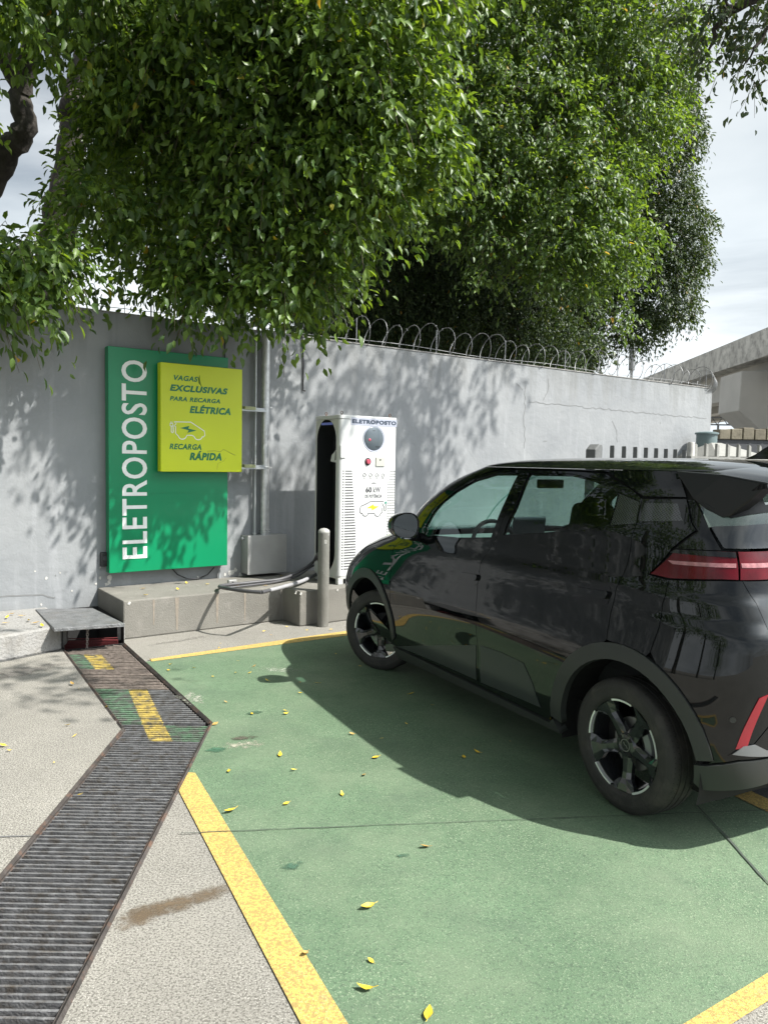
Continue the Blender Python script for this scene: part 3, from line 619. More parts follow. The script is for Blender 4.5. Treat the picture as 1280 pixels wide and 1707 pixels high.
# black cables on the wall
for lab, a_, b_ in (('thin black cable hanging down the wall right of the conduits', (504, 545), (505, 651)), ('short black cable dropping from the wall top to the green sign', (372.5, 540), (374.5, 597))):
    p0, p1 = on_wall(*a_, .015), on_wall(*b_, .015); p0 = (p0[0], min(p0[1], ZT_W + .02))
    o = MB().tube([(0, 0, 0), (.003, 0, (p0[1] - p1[1]) / 2), (p0[0] - p1[0], 0, p0[1] - p1[1])], .0075, 8)
    if a_[0] == 504: o.tube([(0, 0, .004), (.03, 0, 0)], .0075, 8)
    ob = o.build('wall_cable', M['black'], None); ob.location = tuple(W(p1[0], .015, p1[1])); ob.rotation_euler = (0, 0, WA); tag(ob, lab, 'cable')
pts = [on_wall(*q, .03) for q in [(284, 945), (296, 958), (312, 965), (330, 965), (346, 958), (357, 946)]]
c = pts[0]; ob = MB().tube([(q[0] - c[0], 0, q[1] - c[1]) for q in pts], .006, 8).build('sign_cable', M['black'], None); ob.location = tuple(W(c[0], .03, c[1])); ob.rotation_euler = (0, 0, WA); tag(ob, 'black cable sagging in a loop below the green sign', 'cable')
sa, sz = on_wall(169, 945, .05)
sk = wthing('wall_socket', 'small black wall socket at the lower left corner of the green sign', 'socket', sa, 0, sz)
mb = MB(); mb.bbox(0, .075, -.05, 0, 0, .13); mb.build('socket_box', M['black'], sk, bevel=.006)
mb = MB(); mb.lathe([(.0, -.004), (.02, -.004), (.024, 0), (.024, .004)], (.035, -.052, .075), 16, 'Y'); mb.build('socket_outlet', M['grey_ink'], sk)
q = on_wall(366, 950, .03); o = MB().tube([(0, 0, 0), (0, 0, -.10), (.02, -.02, -.135), (.05, -.06, -.145)], .011, 8).build('conduit_stub', M['galv_thin'], None); o.location = tuple(W(q[0], .03, q[1])); o.rotation_euler = (0, 0, WA); tag(o, 'short grey conduit stub below the right end of the green sign', 'pipe')
q = G(388, 975, .335); cb = thing('cable_clamp', 'small grey metal clamp block on the platform behind the cable loop', 'clamp', tuple(q), WA)
MB().bbox(-.05, .035, -.02, .02, 0, .05).build('block', M['boxgrey'], cb, bevel=.004); MB().lathe([(0, -.004), (.01, -.004), (.01, 0)], (-.01, -.021, .025), 12, 'Y').build('bolt', M['black'], cb)
# floodlight on the wall top
fa, fz = on_wall(384, 550, .12)
fl = wthing('floodlight', 'small white floodlight on a grey shelf at the wall top among leaves', 'light', fa, 0, ZT_W)
mb = MB(); mb.bbox(0, .26, -.20, .05, .016, .034); mb.build('shelf', M['boxgrey'], fl)
mb = MB(); mb.prism_xz([(.06, .035), (.19, .035), (.17, .15), (.08, .17)], -.12, .02); mb.build('lamp_housing', M['charger'], fl, bevel=.008)

# ------------------------------------------------------------------ charging station
CA0, CA1, CD0, CD1, CZ = 1.985, 2.675, .53, .985, .333
cw = (CA1 - CA0) / 2; cdp = (CD1 - CD0) / 2; CHH = 1.665
chg = wthing('charging_station', 'tall white charging station with ELETROPOSTO label and 60 kW printed on its front', 'charger', (CA0 + CA1) / 2, (CD0 + CD1) / 2, CZ)
def cl(px, py, dx=0.):   # photo pixel on the front face -> local x, z
    a, z = on_wall(px, py, CD1); return a - (CA0 + CA1) / 2, z - CZ
rr = .035
corner = lambda cx, cy, t0: [(cx + rr * math.cos(R(t0 + i * 15)), cy + rr * math.sin(R(t0 + i * 15))) for i in range(7)]
plan = corner(-cw + rr, -cdp + rr, 180) + corner(cw - rr, -cdp + rr, 270) + [(cw, cdp), (-cw, cdp)]
z0c, z1c = .085, CHH - .045
mb = MB(); n = len(plan); vs = [(x, y, z0c) for x, y in plan] + [(x, y, z1c) for x, y in plan]
fs = [(i, (i + 1) % n, n + (i + 1) % n, n + i) for i in range(n - 1)] + [tuple(range(n))[::-1], tuple(range(n, 2 * n))]
mb.add(vs, fs, True); mb.build('cabinet', M['charger'], chg)
# left side panel with its stadium recess
yF, yB = -cdp + rr, cdp
rw = (yB - yF) / 2 - .022; yc = (yF + yB) / 2; zb_, zt_ = .045 + z0c + rw, 1.60 - rw
stad = [(yc + rw * math.cos(R(t)), zt_ + rw * 1.15 * math.sin(R(t))) for t in range(0, 181, 9)] + [(yc + rw * math.cos(R(t)), zb_ + rw * 1.15 * math.sin(R(t))) for t in range(180, 361, 9)]
v, f = cdt([(yF, z0c), (yB, z0c), (yB, z1c), (yF, z1c)], [stad])
mb = MB(); mb.add([(-cw, q[0], q[1]) for q in v], [t[::-1] for t in f]); mb.build('side_panel', M['charger_side'], chg)
mb = MB(); k = len(stad); mb.add([(-cw, q[0], q[1]) for q in stad] + [(-cw + .20, q[0], q[1]) for q in stad], [((i + 1) % k, i, k + i, k + (i + 1) % k) for i in range(k)], True)
mb.add([(-cw + .20, q[0], q[1]) for q in stad], [tuple(range(k))]); mb.build('connector_recess', M['charger_dark'], chg)
mb = MB(); mb.bbox(-cw + .185, -cw + .199, yc - .05, yc + .05, .72, 1.16); mb.build('holster_plate', M['screen'], chg, bevel=.02)
mb = MB(); ring = stad + [stad[0]]; mb.tube([(-cw - .001, q[0], q[1]) for q in ring], .004, 6); mb.build('recess_rim', M['charger_side'], chg)
def side(px, py): # photo pixel on left side plane -> local y, z
    q = ray(px, py); X = CAMP + q * (((W0 + CA0 * WD - CAMP) @ WD) / (q @ WD)); a, d = wall_of(X); return (CD0 + CD1) / 2 - d, float(X[2]) - CZ
def c4(x, y): return (480 + x / 4.268, 660 + y / 4.268)
gun = [side(*c4(*q)) for q in [(296, 466), (306, 420), (345, 372), (372, 345), (372, 440), (346, 476)]]
mb = MB(); k = len(gun); mb.add([(-cw + .005, *q) for q in gun] + [(-cw + .065, *q) for q in gun], [tuple(range(k)), tuple(range(k, 2 * k))[::-1]] + [((i + 1) % k, i, k + i, k + (i + 1) % k) for i in range(k)]); g_ = mb.build('connector', M['charger'], chg, bevel=.008)
hole = [side(*c4(*q)) for q in [(330, 460), (335, 395), (352, 380), (350, 445)]]
mb = MB(); mb.add([(-cw + .0035, *q) for q in hole], [(0, 1, 2, 3)]); mb.build('grip_opening', M['charger_dark'], g_)
mb = MB(); gy, gz = side(*c4(352, 470)); mb.tube([(-cw + .08, gy, gz + .03), (-cw + .10, gy - .0, gz - .25), (-cw + .10, gy + .07, gz - .8), (-cw + .12, gy + .12, .25)], .014, 10); mb.build('hanging_cable', M['cable'], chg)
# top cap, plinth and feet
mb = MB(); capp = [(x * 1.008, y * 1.008) for x, y in plan]; mb.prism(capp, z1c + .006, CHH - .004); mb.prism([(x * .97, y * .97) for x, y in plan], z1c, z1c + .006); mb.build('top_cap', M['charger'], chg, bevel=.006)
mb = MB(); mb.prism([(x * .985, y * .985) for x, y in plan], .055, z0c); mb.build('plinth', M['charger_side'], chg, bevel=.003)
for sx in (-1, 1):
    for sy in (-1, 1):
        MB().box((sx * (cw - .035), sy * (cdp - .03), .03), (.06, .05, .06)).build('foot', M['charger_side'], chg, bevel=.004)
mb = MB(); mb.bbox(-cw + .08, cw - .08, -cdp + .07, cdp - .06, 0.0, .055); mb.build('base_void', M['charger_dark'], chg)
for x, y in ((-cw + .05, -cdp + .05), (cw - .06, -cdp + .05), (-cw + .06, cdp - .10)):
    mb = MB(); th = np.linspace(0, 2 * math.pi, 14); mb.tube([(x + .013 * math.cos(t), y, CHH + .022 + .013 * math.sin(t)) for t in th], .004, 6); mb.tube([(x, y, CHH - .004), (x, y, CHH + .008)], .008, 8); mb.build('lifting_eye', M['frame_steel'], chg)
yf = -cdp - .0015
def fbox(name, q0, q1, mat, dy=.003, bev=0.): # box on the front face between two pixels
    a = cl(*q0); b = cl(*q1); mb = MB(); mb.bbox(min(a[0], b[0]), max(a[0], b[0]), -cdp - dy, -cdp + .001, min(a[1], b[1]), max(a[1], b[1])); return mb.build(name, mat, chg, bevel=bev)
L0, L1 = cl(585, 708.5), cl(661, 711.5); Lt = cl(585, 693.5)
lb = MB().bbox(L0[0], L1[0], -cdp - .002, -cdp + .001, (L0[1] + L1[1]) / 2, Lt[1] - .01).build('name_label', M['label_silver'], chg)
mb = MB(); zc0 = (L0[1] + L1[1]) / 2; zc1 = Lt[1] - .01; add_text(mb, 'ELETROPOSTO', L0[0] + .012, L1[0] - .008, zc0 + .017, zc1 - .017, -cdp - .0025, bold=.055, ext=.0008); mb.build('lettering', M['navy'], lb)
mb = MB(); y_, z_ = side(545, 697); mb.bbox(-cw - .003, -cw, y_ - .11, y_ + .10, z1c - .052, z1c - .028); mb.build('status_bar', M['led'], chg)
sx, sz_ = cl(623.5, 731.5); rs = .118
mb = MB(); mb.lathe([(rs * .99, -.001), (rs * 1.10, -.004), (rs * 1.13, 0), (rs * 1.13, .002)], (sx, -cdp, sz_), 40, 'Y'); mb.build('screen_ring', M['label_silver'], chg)
mb = MB(); mb.lathe([(0, -.0035), (rs * .97, -.0035), (rs, -.001), (rs, .001)], (sx - .004, -cdp, sz_), 40, 'Y'); sc_ = mb.build('round_screen', M['screen'], chg)
mb = MB(); mb.lathe([(0, -.006), (.009, -.006), (.013, -.004), (.014, 0)], (sx - .055, -cdp - .003, sz_ - .01), 16, 'Y'); mb.build('indicator', M['red'], sc_)
mb = MB(); mb.bbox(sx + .02, sx + .065, -cdp - .005, -cdp - .0036, sz_ - .082, sz_ - .074); mb.bbox(sx - .02, sx + .012, -cdp - .005, -cdp - .0036, sz_ + .079, sz_ + .083); mb.build('screen_mark', M['charger_dark'], sc_)
bx, bz = cl(613, 769.5)
mb = MB(); mb.lathe([(0, -.022), (.020, -.022), (.024, -.016), (.024, 0)], (bx, -cdp, bz), 24, 'Y'); eb = mb.build('emergency_button', M['red'], chg)
mb = MB(); mb.lathe([(.026, 0), (.034, -.004), (.038, -.003), (.038, .001)], (bx, -cdp, bz), 24, 'Y'); mb.build('button_collar', M['black'], eb)
rb_ = fbox('card_reader', (626, 762), (640.5, 777.5), M['card_reader'], .010, .004)
rx_, rz2 = cl(633, 766.5); MB().lathe([(0, -.003), (.008, -.003), (.009, 0)], (rx_, -cdp - .010, rz2), 12, 'Y').build('reader_lens', M['black'], rb_)
# vents (dark slots either side, the left ones widening downwards)
mb = MB(); mr_ = MB(); z = 1.45 - CZ; i = 0
while z > .46 - CZ:
    f_ = (1.45 - CZ - z) / .99
    mb.bbox(-cw + .066, -cw + .145 + .055 * min(1, f_ * 1.6), yf - .0, -cdp + .002, z - .0048, z + .0048)
    mb.box((-cw + .045, yf + .002, z), (.016, .004, .0095))
    xr = cw - .010; k = 4
    for j in range(4): mr_.bbox(cw - .034 - j * .024 - .008 * f_, cw - .020 - j * .024 - .008 * f_, yf, -cdp + .002, z - .0042, z + .0042) if j < 1 + 3 * min(1, f_ * 3 + .4) else None
    z -= .0268
mb.build('vent_slots', M['vent'], chg); mr_.build('vent_slots', M['vent'], chg)
# printing
for i, px in enumerate((607.2, 617.6, 628, 638)):
    mb = MB(); x, z = cl(px, 791.8 + i * .2); th = np.linspace(0, 2 * math.pi, 22)
    mb.ribbon([(x + .0175 * math.cos(t), z + .0175 * math.sin(t)) for t in th], .0045, lambda a, b: (a, yf - .0007, b))
    if i < 3: mb.box((x + .0265, yf - .0005, z), (.006, .001, .004))
    mb.ribbon([(x - .006, z - .004), (x, z + .001 * (-1) ** i), (x + .006, z + .005 * (i % 2))], .003, lambda a, b: (a, yf - .0007, b))
    for j in range(3): mb.box((x - .008 + j * .008, yf - .0005, z - .031), (.005, .001, .004))
    mb.build('printed_icon', M['grey_ink'], chg)
mb = MB()
X0, Z0 = cl(609.5, 821); X1, Z1 = cl(633.5, 811.5)
x3, z3 = cl(623, 806); mb.box((x3, yf - .0005, z3), (.058, .001, .0035)); mb.box((x3, yf - .0005, z3 + .010), (.035, .001, .0025))
add_text(mb, '60', X0, X0 + (X1 - X0) * .40, Z0, Z1, yf - .0005, bold=.03, ext=.0004); mb.build('printed_number', M['grey_ink'], chg)
mb = MB(); add_text(mb, 'kW', X0 + (X1 - X0) * .52, X1 + .004, Z0 + .001, Z1, yf - .0005, bold=.02, ext=.0004)
X0, Z0 = cl(608.5, 830); X1, Z1 = cl(636.5, 824.5); add_text(mb, 'DE POTÊNCIA', X0, X1, Z0, Z1 + .012, yf - .0005, bold=.02, ext=.0004); mb.build('printed_text', M['light_ink'], chg)
def c8(x, y): return (560 + x / 8.13, 670 + y / 8.13)
van2 = [c8(*q) for q in [(628, 1430), (628, 1485), (618, 1505), (602, 1508)] + arc(562, 1508, 42, 0, 180) + [(500, 1508), (440, 1508)] + arc(395, 1508, 40, 0, 180) + [(335, 1508), (322, 1490), (322, 1440), (345, 1410), (400, 1385), (475, 1345), (642, 1345), (625, 1375), (640, 1405), (652, 1420), (652, 1470), (668, 1478), (674, 1460), (674, 1385)]]
mb = MB(); mb.ribbon([cl(*q) for q in van2], .0065, lambda a, b: (a, yf - .0007, b)); mb.build('van_outline', M['grey_ink'], chg)
mb = MB(); mb.add([(cl(*c8(*q))[0], yf - .0006, cl(*c8(*q))[1]) for q in [(415, 1440), (508, 1385), (512, 1412), (580, 1415), (488, 1470), (482, 1440)]], [(5, 4, 3, 2, 1, 0)]); mb.build('bolt_symbol', M['lime'], chg)
x, z = cl(*c8(673, 1365)); MB().lathe([(0, -.001), (.0125, -.001), (.0125, 0)], (x, yf, z), 16, 'Y').build('plug_symbol', M['teal_dot'], chg)

# charging cables lying on the platform
def gz(px, py, z): return [float(c) for c in G(px, py, z)]
def smooth(P, k=8):
    P = [np.array(q) for q in P]; P = [2 * P[0] - P[1]] + P + [2 * P[-1] - P[-2]]; out = []
    for i in range(1, len(P) - 2):
        for j in range(k):
            t = j / k; a, b, c, d = P[i - 1:i + 3]; out.append(.5 * ((2 * b) + (-a + c) * t + (2 * a - 5 * b + 4 * c - d) * t * t + (-a + 3 * b - 3 * c + d) * t ** 3))
    out.append(P[-2]); return out
rec = W(CA0 + .10, .72, .52)
P1 = [W(CA0 + .05, .72, .70), W(CA0 - .08, .74, .62), gz(522, 937, .50), gz(500, 952, .42), gz(470, 965, .37), gz(430, 970, .358), gz(395, 973.5, .358), gz(372, 976, .362), gz(366, 978.5, .37), gz(378, 981, .40), gz(405, 985, .41), gz(436, 987.5, .41)]
P2 = [gz(436, 987.5, .41), gz(470, 979, .39), gz(500, 970, .375), gz(518, 962, .375), gz(535, 953, .40), W(CA0 + .02, .78, .45)]
o0 = np.array(gz(436, 987, .36)); ct = thing('charging_cable', 'thick dark charging cable looped over the platform edge beside the charger', 'cable', tuple(o0))
MB().tube([tuple(q - o0) for q in smooth(P1)], .0165, 12).build('cable_run', M['cable'], ct)
MB().tube([tuple(q - o0) for q in smooth(P2)], .0165, 12).build('cable_run', M['cable'], ct)
S2 = smooth(P2); MB().tube([tuple(q - o0) for q in S2[3:22]], .0185, 12).build('cable_sleeve', M['cable_sleeve'], ct)
P3 = [W(CA0 + .03, .66, .52), gz(520, 944, .44), gz(496, 960, .37), gz(460, 970, .352), gz(415, 976, .352), gz(380, 980, .354)]
ob = MB().tube([tuple(q - o0) for q in smooth(P3)], .011, 10).build('thin_cable', M['cable'], None); ob.location = tuple(o0); tag(ob, 'thinner dark cable lying behind the thick charging cable on the platform', 'cable')

# ------------------------------------------------------------------ bollard
b_ = G(538, 1044); bo = thing('bollard', 'grey steel bollard with a domed top in front of the charging station', 'bollard', (float(b_[0]), float(b_[1]), 0))
MB().tube([(0, 0, 0), (0, 0, .45), (0, 0, .885)], .0535, 32, cap=False).build('post', M['bollard'], bo)
MB().lathe([(.054, .878), (.055, .885), (.054, .893), (.047, .906), (.030, .918), (0, .924)], seg=32).build('cap', pmat('bollard_cap', (.30, .30, .28), .6, var=.1), bo)
MB().add([(.02 + .016 * math.cos(t), -.0525, .80 + .022 * math.sin(t)) for t in np.linspace(0, 2 * math.pi, 9, endpoint=False)], [tuple(range(9))]).build('paint_chip', M['chip'], bo)

# ------------------------------------------------------------------ fallen leaves
LEAFP = [(5, 1242, 1.2), (120, 1140, 1.2), (132, 1147, .8), (178, 1178, 1), (114, 1208, .9), (125, 1226, .8), (359, 1206, 1.3), (285, 1107, 1.1), (281, 1117, .9), (323, 1113, .8), (355, 1127, .8), (424, 1110, 1), (417, 1121, .9), (393, 1121, .9), (396, 1101, .6), (445, 1134, .9),
         (500, 1137, .8), (501, 1155, .9), (528, 1138, 1.2), (476, 1189, 1.2), (475, 1184, .8), (376, 1170, .8), (420, 1189, .9), (467, 1258, 1.3), (382, 1285, 1.1), (489, 1283, .8), (607, 1291, 1), (570, 1323, 1.1), (477, 1339, .9), (384, 1352, 1.5), (626, 1262, 1.4),
         (587, 1223, 1), (686, 1156, 1.1), (677, 1206, .6), (773, 1261, 1.3), (795, 1253, 1.1), (708, 1411, 1.5), (613, 1511, 1.3), (618, 1600, .8), (610, 1648, 1.6), (715, 1690, 1.7), (508, 1589, 1.1), (368, 1072, .8), (365, 1080, .8), (250, 1099, 1), (440, 1052, .8),
         (452, 1058, .9), (512, 1050, .9), (552, 1049, 1), (573, 1063, .8), (478, 1044, .8), (503, 1036, .6), (600, 1110, .8), (560, 1090, .7), (637, 1230, .6), (720, 1175, .6), (850, 1235, .5), (132, 1325, .8), (90, 1270, .6), (15, 1250, .6)]
def leaf_shape(L, w, curl, fold):
    sx = [0, .18, .42, .7, .9, 1.0]; ww = [.05, .62, 1., .72, .28, 0]; vs = []
    for s_, q in zip(sx, ww):
        zz = curl * (s_ - .3) ** 2 * L * 2 + .003; hw = w / 2 * q
        vs += [(s_ * L - L / 2, -hw, zz + fold * hw), (s_ * L - L / 2, 0, zz), (s_ * L - L / 2, hw, zz + fold * hw)]
    fs = []
    for i in range(5):
        for j in range(2): a = i * 3 + j; fs.append((a, a + 3, a + 4, a + 1))
    m_ = MB(); m_.add(vs, fs, True); m_.tube([(-L / 2 - L * .25, 0, .004 + curl * L * .3), (-L / 2, 0, .003 + curl * .18 * L)], .0011, 4); return m_
protos = []
for L, w, cu, fo in ((.070, .036, .20, .35), (.072, .034, .32, .5), (.060, .036, .1, .15), (.066, .034, .35, .2)):
    o = leaf_shape(L, w, cu, fo).build('p', M['fallen']); protos.append(o.data); bpy.data.objects.remove(o)
dry = [m_.copy() for m_ in protos]
for m_ in dry: m_.materials.clear(); m_.materials.append(M['fallen_dry'])
for i, (px, py, s) in enumerate(LEAFP):
    q = G(px, py, .012); dist_ = float(np.linalg.norm(q - CAMP)); isdry = (i * 7) % 5 == 2
    o = bpy.data.objects.new('fallen_leaf', (dry if isdry else protos)[i % 4]); COL.objects.link(o)
    o.location = (float(q[0]), float(q[1]), .008); o.rotation_euler = (random.uniform(-.25, .25), random.uniform(-.2, .2), random.uniform(0, 6.28)); k = s * random.uniform(.42, .58); o.scale = (k, k, k)
    tag(o, 'small yellow or dry brown leaf fallen on the painted or bare floor', 'leaf', 'leaves fallen on the ground')
for i, (a, d) in enumerate([(.3, .3), (.55, .5), (.9, .35), (1.1, .6), (1.6, .5), (.2, .65), (1.35, .7), (.75, .2), (1.75, .25), (1.9, .9)]):
    o = bpy.data.objects.new('fallen_leaf', (protos if i % 3 else dry)[i % 4]); COL.objects.link(o); q = W(a, d); o.location = (q[0], q[1], .338); o.rotation_euler = (0, 0, i * 2.1); o.scale = (.7,) * 3
    tag(o, 'small yellow or dry brown leaf lying on top of the concrete platform', 'leaf', 'leaves fallen on the platform')
for i, (px, py) in enumerate([(20, 1025), (12, 1031), (35, 1028), (48, 1036), (60, 1040), (70, 1045), (8, 1040)]):
    o = bpy.data.objects.new('fallen_leaf', (protos if i % 2 else dry)[i % 4]); COL.objects.link(o); q = G(px, py, .2); o.location = (q[0], q[1], .205); o.rotation_euler = (0, 0, i * 1.7); o.scale = (.8,) * 3
    tag(o, 'small yellow or dry brown leaf on the raised kerb at the foot of the wall', 'leaf', 'leaves fallen on the kerb')

# ------------------------------------------------------------------ beyond the wall
def plane_px(px, py, P0, n): q = ray(px, py); return CAMP + q * (((P0 - CAMP) @ n) / (q @ n))
zt = float(depth_pt(1280, 545, 32)[2]); zb = float(depth_pt(1280, 592, 32)[2]); zg = float(depth_pt(1280, 647, 33)[2])
A_, B_ = G(1280, 545, zt), G(1085, 625, zt)
e_ = B_ - A_; e_ /= np.linalg.norm(e_); n_ = np.array([e_[1], -e_[0], 0]); OA = math.atan2(e_[1], e_[0])
ov = thing('overpass', 'weathered concrete road overpass on a wide pier right of the wall end', 'overpass', (float(A_[0]), float(A_[1]), 0), OA)
# local frame: x along the deck (away), -y to its right
mb = MB(); x = -14.
while x < 60: mb.bbox(x, x + 5.97, -.30, 0, zb, zt); x += 6
mb.build('parapet', M['overpass'], ov)
mb = MB(); mb.bbox(-14, 60, -10, -.302, zb + .10, zb + .5); mb.build('deck', M['overpass'], ov)
mb = MB()
for y in (-1.1, -4, -7): mb.bbox(-14, 60, y - .9, y, zg, zb + .10)
mb.build('girder', M['overpass_smooth'], ov)
P0 = depth_pt(1236, 650, 33.5)
fp = [plane_px(px, py, P0, e_) for px, py in [(1236, 618), (1231, 684), (1266, 716), (1262, 900), (1360, 900), (1360, 655), (1236, 662 if 0 else 618)]]
loc = lambda X: (float((X - A_) @ e_), -float((X - A_) @ n_), float(X[2]))
fl_ = [loc(q) for q in fp]; fl_[3] = (fl_[3][0], fl_[2][1], 0.); fl_[4] = (fl_[4][0], fl_[4][1], 0.); fl_[5] = (fl_[5][0], fl_[5][1], zg - .02)
zc = fl_[0][2]; x0 = fl_[0][0]
capz = [(q[1], q[2]) for q in (fl_[0], fl_[1], fl_[2])]
yR = fl_[4][1]
prof = [capz[0], capz[1], capz[2], (yR, capz[2][1]), (yR, capz[0][1])]
mb = MB(); k = len(prof); dx = 2.5
mb.add([(x0, *q) for q in prof] + [(x0 + dx, *q) for q in prof], [tuple(range(k))[::-1], tuple(range(k, 2 * k))] + [(i, (i + 1) % k, k + (i + 1) % k, k + i) for i in range(k)]); mb.build('pier_cap', M['overpass_smooth'], ov, bevel=.04)
mb = MB(); mb.bbox(x0 + .3, x0 + dx - .3, yR, capz[2][0] - .3, 0, capz[2][1]); mb.build('pier', M['overpass_smooth'], ov, bevel=.05)
# picket fences by the far end of the wall
def fence_run(name, label, q0, q1, d0, d1, n, mat, ww, dp, top_y, extra=True):
    A0, A1 = depth_pt(*q0, d0), depth_pt(*q1, d1); v_ = A1 - A0; an = math.atan2(v_[1], v_[0]); L = float(np.hypot(v_[0], v_[1])); H = float(A0[2])
    t = thing(name, label, 'fence', (float(A0[0]), float(A0[1]), 0), an)
    base = None
    for i in range(n):
        if base is None:
            mb = MB(); mb.prism_xz([(-ww / 2, 0), (ww / 2, 0), (ww / 2, H - .03), (-ww / 2, H)], -dp / 2, dp / 2); base = mb.build('picket', mat, t, bevel=.004); o = base
        else:
            o = base.copy(); COL.objects.link(o); o.parent = t
        o.location = (L * i / (n - 1), 0, 0)
    mb = MB(); mb.bbox(-.1, L + .1, -.02, .02, H - .30, H - .26); mb.bbox(-.1, L + .1, -.02, .02, .3, .34); mb.build('rail', mat, t)
    return t, L, H
fa_, L_, H_ = fence_run('picket_fence', 'grey picket fence with slanted tops in front of the sunlit wall', (1000, 741), (1141, 739), 8.6, 10.4, 9, M['picket'], .016, .055, 0)
mb = MB(); mb.prism_xz([(-.22, 0), (-.06, 0), (-.06, H_ + .0), (-.13, H_ + .0), (-.22, H_ - .06)], -.06, .06); mb.build('gate_post', M['picket'], fa_, bevel=.01)
fb_, L2, H2 = fence_run('picket_fence', 'pale picket fence on a low ledge behind the car antenna', (1159, 738), (1300, 738), 10.6, 11.2, 9, M['white_wall'], .045, .045, 0)
mb = MB(); mb.bbox(-.2, L2 + .6, -.14, .14, 0, H2 - .19); mb.build('ledge', M['white_wall'], fb_)
pc = depth_pt(1152, 737, 10.5); o = MB().tube([(0, 0, 0), (0, 0, float(pc[2]) - .03), (0, 0, float(pc[2]))], [.05, .05, .042], 16).build('fence_corner_post', M['overpass'], None); o.location = (float(pc[0]), float(pc[1]), 0); tag(o, 'round concrete corner post where the two picket fences meet', 'post')
q = depth_pt(1177, 745, 12.2); tk = thing('water_tank', 'small round teal water tank with a wide lid beyond the fence', 'water tank', (float(q[0]), float(q[1]), 0)); zt0 = float(depth_pt(1177, 724, 12.2)[2]); r_ = 16.5 / 1260 * 12.2
MB().lathe([(r_ * .92, 0), (r_ * .92, .5), (r_, zt0)], seg=28).build('tank_body', M['tank'], tk); MB().lathe([(r_ * 1.14, zt0), (r_ * 1.14, zt0 + .025), (r_ * .8, zt0 + .04), (0, zt0 + .05)], seg=28).build('lid', M['tank'], tk)
q = depth_pt(1190, 745, 11.9); sh = thing('low_shed', 'low pale shed roof behind the picket fence under the tank', 'shed', (float(q[0]), float(q[1]), 0), .2); zs = float(depth_pt(1190, 738, 11.9)[2])
mb = MB(); mb.add([(-.35, -.6, zs - .22), (.55, -.6, zs - .22), (.55, .6, zs - .22), (-.35, .6, zs - .22), (-.05, 0, zs), (.12, 0, zs)], [(0, 1, 5, 4), (1, 2, 5), (2, 3, 4, 5), (3, 0, 4), (3, 2, 1, 0)]); mb.build('roof', M['white_wall'], sh)
MB().bbox(-.3, .5, -.5, .5, 0, zs - .222).build('shed_wall', M['pit'], sh)
q = depth_pt(1226, 745, 22); sb = thing('stone_building', 'small building topped with tan stone blocks under the overpass', 'building', (float(q[0]), float(q[1]), 0), .1); z1_, z0_ = float(depth_pt(1226, 713, 22)[2]), float(depth_pt(1226, 733, 22)[2])
mb = MB()
for i in range(5): mb.bbox(-.62 + i * .36, -.62 + i * .36 + .33, -.2, .2, z0_, z1_ - .04 * (i % 2) - .06 * (i == 0))
mb.build('stone_blocks', M['stone'], sb, bevel=.02); MB().bbox(-.7, 1.3, -.15, .6, 0, z0_ - .01).build('building_wall', pmat('dark_building', (.07, .075, .085), .8), sb)
q = depth_pt(1200, 710, 40); gt = thing('sign_gantry', 'thin steel truss gantry seen under the overpass', 'gantry', (float(q[0]), float(q[1]), 0), 0); zz0, zz1 = float(depth_pt(1200, 708, 40)[2]), float(depth_pt(1200, 696, 40)[2]); mb = MB()
mb.tube([(-1, 0, zz0), (2.4, 0, zz0)], .04, 6); mb.tube([(-1, 0, zz1), (2.4, 0, zz1)], .04, 6); x = -1; k = 0
while x < 2.3: mb.tube([(x, 0, zz0 if k % 2 else zz1), (x + .28, 0, zz1 if k % 2 else zz0)], .025, 5); x += .28; k += 1
mb.build('truss', M['pole'], gt); MB().tube([(-.1, 0, 0), (-.1, 0, zz0)], .06, 8).build('gantry_post', M['pole'], gt)
q = depth_pt(1052, 640, 24); lp = thing('lamp_post', 'thin grey post rising behind the razor wire below the leaves', 'post', (float(q[0]), float(q[1]), 0)); zz = float(depth_pt(1052, 575, 24)[2])
MB().tube([(0, 0, 0), (0, 0, zz - .8)], .05, 8).build('pole', M['pole'], lp); MB().tube([(0, 0, zz - .8), (0, 0, zz)], .10, 10).build('pole_box', M['pole'], lp)
q = depth_pt(1043, 640, 24); 

